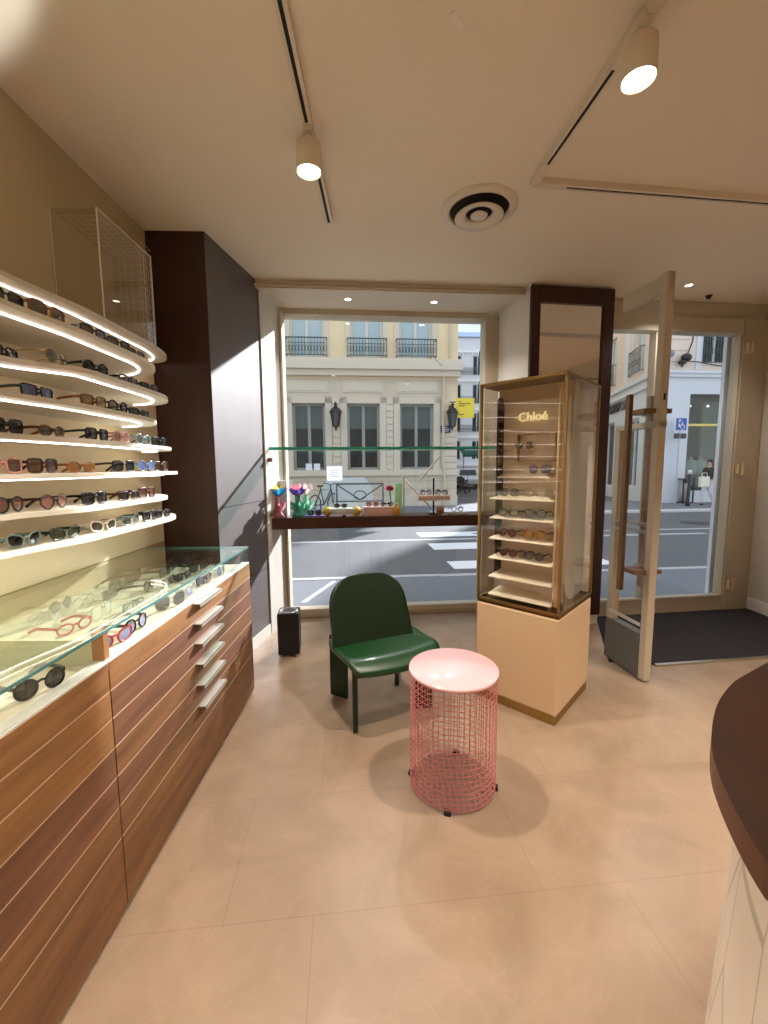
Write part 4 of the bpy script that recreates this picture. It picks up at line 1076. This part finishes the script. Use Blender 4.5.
for (a0, a1, z0, z1) in ((1.5,3.0,.5,3.6),(4.6,7.2,.4,3.7),(9,12,.4,3.7),(1.4,2.6,5.6,8.0),(4.9,6.0,5.6,8.0),(8.0,9.2,5.6,8),(1.4,2.6,9.2,11.2),(4.9,6,9.2,11.2)):
    tall_window(bs, a0, a1, z0, z1, M_wing if z0 < 1 else M_wing2, M_shopw, False)
for (a0, a1) in ((1.3,2.7),(4.8,6.1),(7.9,9.3)): railing(bs, a0, a1, 5.55, 6.6, y=-.15)
for (a0, a1) in ((1.3,2.7),(4.8,6.1)): railing(bs, a0, a1, 9.15, 10.0, y=-.15)
MB(I).prism([(0.25,.35),(14,.35),(14,12),(4.2,15)], GZ, 13).build('building_body', M_pinkst, o) if False else None
MB(I).box(0.9,2.0,GZ,14,2.2,13).build('inner_wall', mat('shop_dark', srgb(58, 60, 58), .8), o)
MB(I).add([(0,0,13),(14,0,13),(14,11,13),(3.2,11,13)], [(0,1,2,3)]).build('roof', M_joint, o)
text_mesh('shop_lettering', 'WESTON', .62, M_black, o, SM @ Matrix.Translation((4.05,.05,4.35)) @ Matrix.Rotation(PI, 4, 'Z') @ FACE, .03, .01)
# security lamps and cables on the corner building
MR = frame_at(RB, 5.0)
for k, (s, z, mm, lab) in enumerate(((.30,5.86,mat('blue_grey_lamp', srgb(120, 136, 160), .5),'blue grey floodlight on the cornice nearest the corner of the shop'),(1.05,5.72,M_black,'black floodlight on the cornice right of the blue grey one'))):
    t = thing('floodlight', lab, 'floodlight', MR @ Vector((s,-.2,z)), R(5), 'floodlights on the corner shop')
    MB().ball((0,0,0),(.22,.14,.16)).build('lamp_head', mm, t); MB().tube([(0,0.05,0),(0,.2,-.32)], .03).build('arm', M_black, t)
    MB().ball((-.18,-.02,-.2),(.16,.12,.1)).build('lamp_base', M_black, t)
tag(MB(MR).tube([(1.45,-.03,8),(1.42,-.03,6.4),(1.2,-.05,5.85),(.95,-.16,5.6),(1.6,-.2,5.55),(2.4,-.2,5.42),(3.2,-.2,5.38)], .02, 5).build('power_cable', M_dark), 'dark cable sagging along the cornice of the corner shop', 'cable')
# garments in the shop window
for k, s in enumerate((1.75, 2.2, 2.65)):
    p = MR @ Vector((s, .55, 0)); t = thing('mannequin', ('left', 'middle', 'right')[k]+' of three pale shirted torsos in the corner shop window', 'mannequin', (p.x, p.y, .55), R(5), 'mannequins in the shop window')
    MB().lathe([(.0,1.30),(.04,1.30),(.05,1.2),(.14,1.15),(.2,1.05),(.18,.8),(.16,.55),(0,.55)], 14).build('torso', mat('pale_shirt', srgb(176, 186, 184), .8), t)
    MB().tube([(-.19,0,1.08),(-.26,0,.8),(-.22,0,.6)], [.06,.05,.04], 8).tube([(.19,0,1.08),(.26,0,.8),(.22,0,.6)], [.06,.05,.04], 8).build('sleeves', mat('pale_shirt', srgb(176, 186, 184), .8), t)
    MB().lathe([(.015,.0),(.015,.55)], 8).lathe([(0,0),(.14,0),(.14,.02),(0,.03)], 14).build('stand', M_black, t)
# parking sign
t = thing('parking_sign', 'blue square sign on a pole in front of the corner shop', 'sign', MR @ Vector((.84,-.35,0)), R(5))
MB().tube([(0,0,GZ+.06),(0,0,3.4)], .03, 8).build('pole', mat('pole_grey', srgb(190, 194, 198), .4), t)
s_ = MB().box(-.25,-.06,2.85,.25,-.035,3.37).build('sign_plate', mat('sign_white', srgb(232, 234, 240), .4), t)
MB().box(-.225,-.066,2.875,.225,-.06,3.345).build('sign_face', mat('sign_blue', srgb(30, 84, 176), .4), s_)
text_mesh('sign_letter', 'P', .2, M_white, s_, Matrix.Translation((-.07,-.068,3.22)) @ FACE, .002, .004)
MB().lathe([(.07,0),(.10,0),(.10,.004),(.07,.004)], 16, 0, (0,0,0)).build('pictogram', M_white, s_)
o_ = C.objects[-1]; o_.data.transform(Matrix.Translation((.06,-.068,3.0)) @ FACE)
MB().box(-.12,-.068,3.0,-.04,-.066,3.12).box(.02,-.069,3.06,.06,-.067,3.2).build('pictogram', M_white, s_)
MB().box(-.26,-.06,2.55,-.03,-.03,2.75).box(.02,-.06,2.55,.25,-.03,2.75).build('sub_plate', mat('plate_dark', srgb(50, 52, 56), .5), t)
# bin and bollard and walker
q = gp(677,502,GZ+.06); t = thing('litter_bin', 'dark framed see-through litter bin on the pavement left of the bollard', 'bin', (q.x,q.y-.4,GZ+.06), R(5))
g = MB()
for (x, y) in ((-.24,-.2),(.2,-.2),(-.24,.2),(.2,.2)): g.box(x,y,0,x+.04,y+.04,1.0)
g.box(-.24,-.2,.96,.24,.24,1.0).box(-.24,-.2,0,.24,.24,.04)
g.build('frame', M_black, t); MB().lathe([(0,.06),(.17,.08),(.2,.5),(.17,.8),(0,.8)], 12).build('bag', mat('bin_bag', srgb(176, 170, 168), .5, noise=.5, scale=8), t)
q = gp(687.5,506,GZ+.06); t = thing('bollard', 'black street bollard with white top on the far pavement', 'bollard', (q.x,q.y,GZ+.06))
MB().lathe([(0,0),(.08,0),(.07,.1),(.055,.15),(.055,1.2),(0,1.2)], 14).build('post', M_black, t); MB().ball((0,0,1.28),(.075,.075,.09)).build('cap', M_white, t)

def skin_body(name, joints, edges, m, parent, root=0, sub=2):
    me = bpy.data.meshes.new(name); me.from_pydata([j[:3] for j in joints], edges, []); me.materials.append(m)
    o = bpy.data.objects.new(name, me); C.objects.link(o); o.parent = parent
    o.modifiers.new('skin', 'SKIN')
    for i, j in enumerate(joints):
        sv = me.skin_vertices[0].data[i]; sv.radius = (j[3], j[4] if len(j) > 4 else j[3]); sv.use_root = (i == root)
    sb = o.modifiers.new('sub', 'SUBSURF'); sb.levels = sub; sb.render_levels = sub
    o.modifiers['skin'].use_smooth_shade = True
    return o
def person(name, label, loc, rz, pose, sk, hairm, topm, trm, shoem, group=None):
    t = thing(name, label, 'person', loc, rz, group)
    J = pose
    j = [(0,0,.92,.13,.10),(0,0,1.10,.12,.09),(0,.01,1.30,.15,.10),(0,.01,1.43,.08,.07),(0,0,1.50,.05),(0,-.01,1.56,.065,.07),(0,-.012,1.64,.078,.09),(0,-.005,1.70,.05,.06),
         (-.17,.0,1.38,.055),(J['le'][0],J['le'][1],J['le'][2],.04),(J['lh'][0],J['lh'][1],J['lh'][2],.03),
         (.17,.0,1.38,.055),(J['re'][0],J['re'][1],J['re'][2],.04),(J['rh'][0],J['rh'][1],J['rh'][2],.03),
         (-.09,0,.86,.09),(J['lk'][0],J['lk'][1],J['lk'][2],.06),(J['lf'][0],J['lf'][1],J['lf'][2],.04),(J['lf'][0],J['lf'][1]-.12,J['lf'][2]-.05,.03),
         (.09,0,.86,.09),(J['rk'][0],J['rk'][1],J['rk'][2],.06),(J['rf'][0],J['rf'][1],J['rf'][2],.04),(J['rf'][0],J['rf'][1]-.12,J['rf'][2]-.05,.03)]
    e = [(0,1),(1,2),(2,3),(3,4),(4,5),(5,6),(6,7),(3,8),(8,9),(9,10),(3,11),(11,12),(12,13),(0,14),(14,15),(15,16),(16,17),(0,18),(18,19),(19,20),(20,21)]
    skin_body('body', j, e, sk, t)
    # clothing shells a little larger than the body
    def grow(ids, ed, m, nm, k=1.18):
        idx = {a: i for i, a in enumerate(ids)}
        skin_body(nm, [tuple(j[a][:3])+tuple(r*k+.006 for r in (j[a][3:] if len(j[a]) > 4 else (j[a][3], j[a][3]))) for a in ids], [(idx[a], idx[c]) for a, c in ed], m, t)
    grow([0,1,2,3,8,9,11,12], [(0,1),(1,2),(2,3),(3,8),(8,9),(3,11),(11,12)], topm, 'top')
    grow([0,14,15,16,18,19,20], [(0,14),(14,15),(15,16),(0,18),(18,19),(19,20)], trm, 'trousers', 1.25)
    MB().ball((0,.02,1.665),(.095,.105,.105),14).ball((0,.06,1.54),(.085,.06,.16),12).build('hair', hairm, t)
    for f in ('lf', 'rf'):
        MB().ball((J[f][0],J[f][1]-.07,max(.035,J[f][2]-.05)),(.045,.12,.04),12).build('shoe', shoem, t)
    return t
q = gp(707,505,GZ+.06)
wk = dict(le=(-.24,.1,1.14), lh=(-.24,-.02,.95), re=(.22,.08,1.14), rh=(.2,-.12,1.0), lk=(-.09,-.14,.48), lf=(-.09,-.14,.09), rk=(.09,-.02,.47), rf=(.09,.28,.13))
person('person', 'woman with dark hair in black top and white trousers walking past the corner shop', (q.x,q.y,GZ+.06), R(-62), wk,
       mat('skin_tone', srgb(205, 160, 135), .6), mat('dark_hair', srgb(48, 34, 32), .6), M_black, mat('white_cloth', srgb(226, 224, 230), .8), M_black)
t = thing('tote_bag', 'cream tote bag carried by the woman walking past the corner shop', 'bag', (q.x-.33,q.y-.20,GZ+.06+.72), R(10))
MB().prism([(-.2,-.05),(.2,-.05),(.22,.05),(-.22,.05)], 0, .38).build('bag_body', mat('cream_bag', srgb(238, 232, 214), .7), t, .02)
MB().tube([(-.12,0,.38),(-.1,0,.52),(.1,0,.52),(.12,0,.38)], .012, 6).build('strap', mat('cream_bag', srgb(238, 232, 214), .7), t)

# --- far end of the side street
o = thing('apartment_building', 'pale blue white building with arched windows closing the far end of the side street', 'building', (10.8, 52, GZ), R(4))
b = {'o': o, 'M': I}
M_far = mat('far_render', srgb(214, 220, 232), .85)
wins = [(-2.45+2.6*k, -1.25+2.6*k, 2.4+3.4*j, 4.7+3.4*j) for k in range(3) for j in range(4)]
m_ = MB(I); facade(m_, -4.5, 6, GZ, 17.0, wins); m_.build('wall', M_far, o)
for wv in wins: tall_window(b, *wv, M_wing, mat('far_frame', srgb(170, 190, 220), .6), False)
g = MB(I)
for j in range(5): g.box(-4.5,-.2,1.6+3.4*j,6,0,1.85+3.4*j)
for wv in wins[3::4]: g.tube([((wv[0]+wv[1])/2+.75*math.cos(PI*k/8),-.08,wv[3]+.6*math.sin(PI*k/8)) for k in range(9)], .12, 6)
g.build('moulding', mat('far_trim', srgb(232, 236, 244), .8), o)
MB(I).add([(-4.6,-.3,17),(6.1,-.3,17),(6.1,2.5,18.4),(-4.6,2.5,18.4)], [(0,1,2,3)]).add([(-4.5,2.5,GZ),(6,2.5,GZ),(6,2.5,18.4),(-4.5,2.5,18.4)], [(0,1,2,3)]).build('roof', mat('far_roof', srgb(120, 150, 190), .7), o)
for j in range(1, 4): railing(b, -3, 4.5, 2.4+3.4*j, 3.2+3.4*j, y=-.3)
# row of houses on the right of the side street
o = thing('apartment_building', 'pale grey apartment building at the right of the distant side street', 'building', (9.15, 33.5, GZ), 0)
MS = I @ Matrix.Rotation(math.atan2(1, .135), 4, 'Z') @ Matrix.Scale(-1, 4, (0, 1, 0))
b = {'o': o, 'M': MS}
wins = [(.8+2.6*k, 2.0+2.6*k, 3.6+3.3*j, 5.9+3.3*j) for k in range(6) for j in range(4)]
m_ = MB(MS); facade(m_, 0, 17, GZ, 16.5, wins); m_.build('wall', mat('far_stone', srgb(214, 208, 200), .85), o)
for wv in wins: tall_window(b, *wv, M_wing, M_winf, False)
for wv in wins: railing(b, wv[0]-.1, wv[1]+.1, wv[2], wv[2]+.8, y=-.3)
MB(I).add([(0,0,GZ),(4,0,GZ),(4,0,16.5),(0,0,16.5)], [(0,1,2,3)]).build('end_wall', mat('far_stone', srgb(214, 208, 200), .85), o)
# awning, car and terrace below it
t = thing('cafe_awning', 'dark green cafe awning far down the side street', 'awning', (7.3, 34.0, GZ), R(3))
MB().add([(-.9,0,2.6),(1.6,0,2.6),(1.6,1.6,3.3),(-.9,1.6,3.3),(-.9,0,2.4),(1.6,0,2.4)], [(0,1,2,3),(4,5,1,0)]).build('canopy', mat('awning_green', srgb(30, 92, 84), .7), t)
for x in (-.8, 1.5): MB().tube([(x,.02,0),(x,.02,2.5)], .03, 6).build('post', M_black, t)
t = thing('car', 'pale blue white car parked far down the side street', 'car', (6.35, 31.5, GZ), R(80))
cs_ = [(-2.0,.35),(-2.05,.75),(-1.7,.9),(-1.0,.98),(-.55,1.42),(.75,1.45),(1.5,.98),(1.95,.9),(2.05,.6),(2.0,.35)]
cm = MB(Matrix.Rotation(R(90), 4, 'X')); cm.prism([(x, z) for x, z in cs_], -.8, .8); cm.build('car_body', mat('car_paint', srgb(206, 216, 228), .25), t, .08)
g = MB(); 
for s_ in (-1, 1): g.box(-.75,s_*.805-.002,.98,.95,s_*.805+.002,1.36)
g.add([(-2.0*.5-.05,-.62,1.0),(-1.05,.62,1.0),(-.62,.55,1.38),(-.62,-.55,1.38)], [(0,1,2,3)]).build('car_glass', M_wing, t)
for (x, y) in ((-1.3,-.72),(-1.3,.72),(1.3,-.72),(1.3,.72)):
    T = MB(Matrix.Translation((x,y,.32)) @ Matrix.Rotation(R(90), 4, 'X')); T.lathe([(0,-.1),(.2,-.11),(.32,-.1),(.32,.1),(.2,.11),(0,.1)], 20).build('wheel', M_black, t)
M_cafe = mat('cafe_metal', srgb(46, 48, 46), .6)
for k, (px, yy) in enumerate(((459, 27), (465, 25), (471, 27.5), (463, 29))):
    q = Vector(((px-384)/FPX*yy, yy, GZ+.0)); t = thing('cafe_chair', ['leftmost','nearest','rightmost','farthest'][k]+' dark cafe chair on the terrace down the side street', 'chair', q, R(40*k), 'cafe chairs down the side street')
    MB().box(-.22,-.22,.43,.22,.22,.47).build('seat', M_cafe, t); MB().box(-.22,.2,.5,.22,.23,.95).build('backrest', M_cafe, t)
    for (x, y) in ((-.2,-.2),(.17,-.2),(-.2,.17),(.17,.17)): MB().box(x,y,0,x+.03,y+.03,.45).build('leg', M_cafe, t)
q = Vector(((462-384)/FPX*24.5, 24.5, GZ)); t = thing('cafe_barrier', 'dark folding cafe board standing on the side street pavement', 'board', q, R(-10)); t.scale = (.7, .7, .75)
MB().tube([(-.45,0,0),(.45,0,1.1)], .05, 6).tube([(.45,0,0),(-.45,0,1.1)], .05, 6).box(-.5,-.03,1.05,.5,.03,1.12).build('frame', M_cafe, t)

# --- bicycle, guard rail, pale panel outside the window
q = gp(317.5,531); 
t = thing('bicycle', 'black bicycle parked across the street behind the paper flowers', 'bicycle', (-2.0, 13.9, GZ+.06), R(62))
def wheel(cx):
    g = MB(); g.tube([(cx+.33*math.cos(2*PI*k/24),0,.33+.33*math.sin(2*PI*k/24)) for k in range(24)], .022, 6, closed=True)
    for k in range(10): g.tube([(cx,0,.33),(cx+.33*math.cos(2*PI*k/10),0,.33+.33*math.sin(2*PI*k/10))], .004, 4)
    g.build('wheel', M_black, t)
wheel(-.52); wheel(.52)
MB().tube([(-.52,0,.33),(-.2,0,.82),(.38,0,.80),(-.02,0,.32),(-.52,0,.33)], .02, 6).tube([(-.02,0,.32),(-.22,0,.92)], .018, 6).tube([(.52,0,.33),(.36,0,.95)], .018, 6).build('frame', M_black, t)
MB().box(-.34,-.06,.92,-.10,.06,.97).build('saddle', M_black, t, .02)
MB().tube([(.30,-.26,1.02),(.38,-.1,1.0),(.36,0,.96),(.38,.1,1.0),(.30,.26,1.02)], .014, 6).build('handlebar', M_black, t)
t = thing('street_barrier', 'grey metal guard rail with crossed bars on the far pavement', 'barrier', at_plane(337,505,(0,13.6),5), R(5)); t.location.z = GZ+.06
bw = (383-337)/FPX*13.6
MB().tube([(0,0,0),(0,0,1.02),(bw,0,1.02),(bw,0,0)], .035, 8).build('rail', mat('rail_grey', srgb(74, 88, 92), .5), t)
MB().tube([(0,0,.45),(bw,0,.45)], .022, 6).tube([(0,0,1.0),(bw/2,0,.5),(bw,0,1.0)], .022, 6).tube([(bw/2+.2*math.cos(k*PI/5),0,.65+.14*math.sin(k*PI/5)) for k in range(10)], .02, 5, closed=True).build('cross_bars', mat('rail_grey', srgb(74, 88, 92), .5), t)
t = thing('scooter_shelter', 'pale translucent trapezoid panel behind the guard rail across the street', 'panel', at_plane(346,505,(0,14.6),5), R(5)); t.location.z = GZ+.06
MB().prism([(-1.0,0),(.95,0),(.95,.03),(-1.0,.03)], .1, .15).build('base_bar', M_winf, t)
pm_ = MB(Matrix.Rotation(R(90), 4, 'X')); pm_.prism([(-1.05,.1),(.95,.1),(.95,.85),(.65,1.22),(-.55,1.18),(-.75,1.0)], -.02, .02); pm_.build('panel_sheet', mat('pale_panel', srgb(206, 216, 214), .4), t)
for x in (-.9, .85): MB().tube([(x,.05,0),(x,.05,.2)], .03, 6).build('post', M_winf, t)

# ================================================================== WORLD, SUN, LAMPS
wd = bpy.data.worlds.new('sky'); S.world = wd; wd.use_nodes = True; nt = wd.node_tree
bg = nt.nodes['Background']
tc = nt.nodes.new('ShaderNodeTexCoord'); sx = nt.nodes.new('ShaderNodeSeparateXYZ'); cr = nt.nodes.new('ShaderNodeValToRGB')
nt.links.new(tc.outputs['Generated'], sx.inputs[0]); nt.links.new(sx.outputs['Z'], cr.inputs[0])
cr.color_ramp.elements[0].position = 0; cr.color_ramp.elements[0].color = (.75, .80, .86, 1)
cr.color_ramp.elements[1].position = .5; cr.color_ramp.elements[1].color = (.55, .68, .90, 1)
nz = nt.nodes.new('ShaderNodeTexNoise'); nz.inputs['Scale'].default_value = 5; nz.inputs['Detail'].default_value = 6
nt.links.new(tc.outputs['Generated'], nz.inputs['Vector'])
mx = nt.nodes.new('ShaderNodeMix'); mx.data_type = 'RGBA'; mx.inputs[7].default_value = (.92, .93, .95, 1)
r3 = nt.nodes.new('ShaderNodeValToRGB'); r3.color_ramp.elements[0].position = .45; r3.color_ramp.elements[1].position = .6
nt.links.new(nz.outputs['Fac'], r3.inputs[0]); nt.links.new(r3.outputs[0], mx.inputs[0]); nt.links.new(cr.outputs[0], mx.inputs[6])
nt.links.new(mx.outputs[2], bg.inputs['Color']); bg.inputs['Strength'].default_value = 1.5
def lamp(name, kind, loc, energy, col, **k):
    l = bpy.data.lights.new(name, kind); l.energy = energy; l.color = col
    for a, v in k.items(): setattr(l, a, v)
    o = bpy.data.objects.new(name, l); C.objects.link(o); o.location = loc; return o
def aim(o, to): o.rotation_euler = (Vector(to)-o.location).to_track_quat('-Z', 'Y').to_euler()
sun = lamp('sun', 'SUN', (4, 20, 12), 12.0, (.97, .95, 1), angle=R(1.2)); aim(sun, Vector((4, 20, 12))+Vector((-.60, -1, -.57)))
WARM = (1, .88, .77)
s1 = lamp('spot_lamp', 'SPOT', lp1, 135, WARM, spot_size=R(84), spot_blend=.3, shadow_soft_size=.03); aim(s1, (-.15, 1.5, 0))
s2 = lamp('spot_lamp', 'SPOT', lp2, 130, WARM, spot_size=R(76), spot_blend=.4, shadow_soft_size=.03); aim(s2, (lp2.x-.25, lp2.y+.05, 0))
for (x, y, e) in ((-.2, -.2, 17), (-.33, -1.5, 26), (2.7, 1.2, 42), (1.6, -1.8, 32)):  # added warm fill areas under the ceiling, no fixtures
    a = lamp('ceiling_fill', 'AREA', (x, y, 2.98), e, WARM, size=.3, spread=R(95)); a.rotation_euler = (0, 0, 0)
# added cool spot without a fixture, brightens the near corner of the ceiling
a = lamp('ceiling_patch_spot', 'SPOT', (-1.3, 1.0, 2.3), 34, (.93, 1, 1), spot_size=R(101), spot_blend=.15, shadow_soft_size=.03); aim(a, (-1.55, .95, 3.05))
a = lamp('counter_fill_spot', 'SPOT', (1.05, .4, 2.88), 110, WARM, spot_size=R(42), spot_blend=.35, shadow_soft_size=.03); aim(a, (-.885, .72, 1.05))  # added spot without a lamp head, brightens the upper drawer counter
for (px, py, z) in ((348,299,2.97), (434,302,2.97), (689,285,3.03)):
    q = at_z(px, py, z); a = lamp('downlight_lamp', 'SPOT', (q.x, q.y, z-.02), 40, (1, .95, .93), spot_size=R(125), spot_blend=.6, shadow_soft_size=.03)

# ================================================================== CAMERA
cam = bpy.data.cameras.new('camera'); co = bpy.data.objects.new('camera', cam); C.objects.link(co); S.camera = co
cam.sensor_fit = 'VERTICAL'; cam.sensor_height = 36; cam.lens = FPX*36/1024
cam.clip_start = .02; cam.clip_end = 500
co.location = (0, 0, EYE)
co.rotation_euler = (Matrix.Rotation(PI/2-TILT, 4, 'X') @ Matrix.Rotation(ROLL*1, 4, 'Z')).to_euler()
S.view_settings.view_transform = 'Standard'; S.view_settings.look = 'None'; S.view_settings.exposure = 0
S.cycles.use_denoising = True
S.cycles.transparent_max_bounces = 32; S.cycles.max_bounces = 10; S.cycles.sample_clamp_indirect = 6
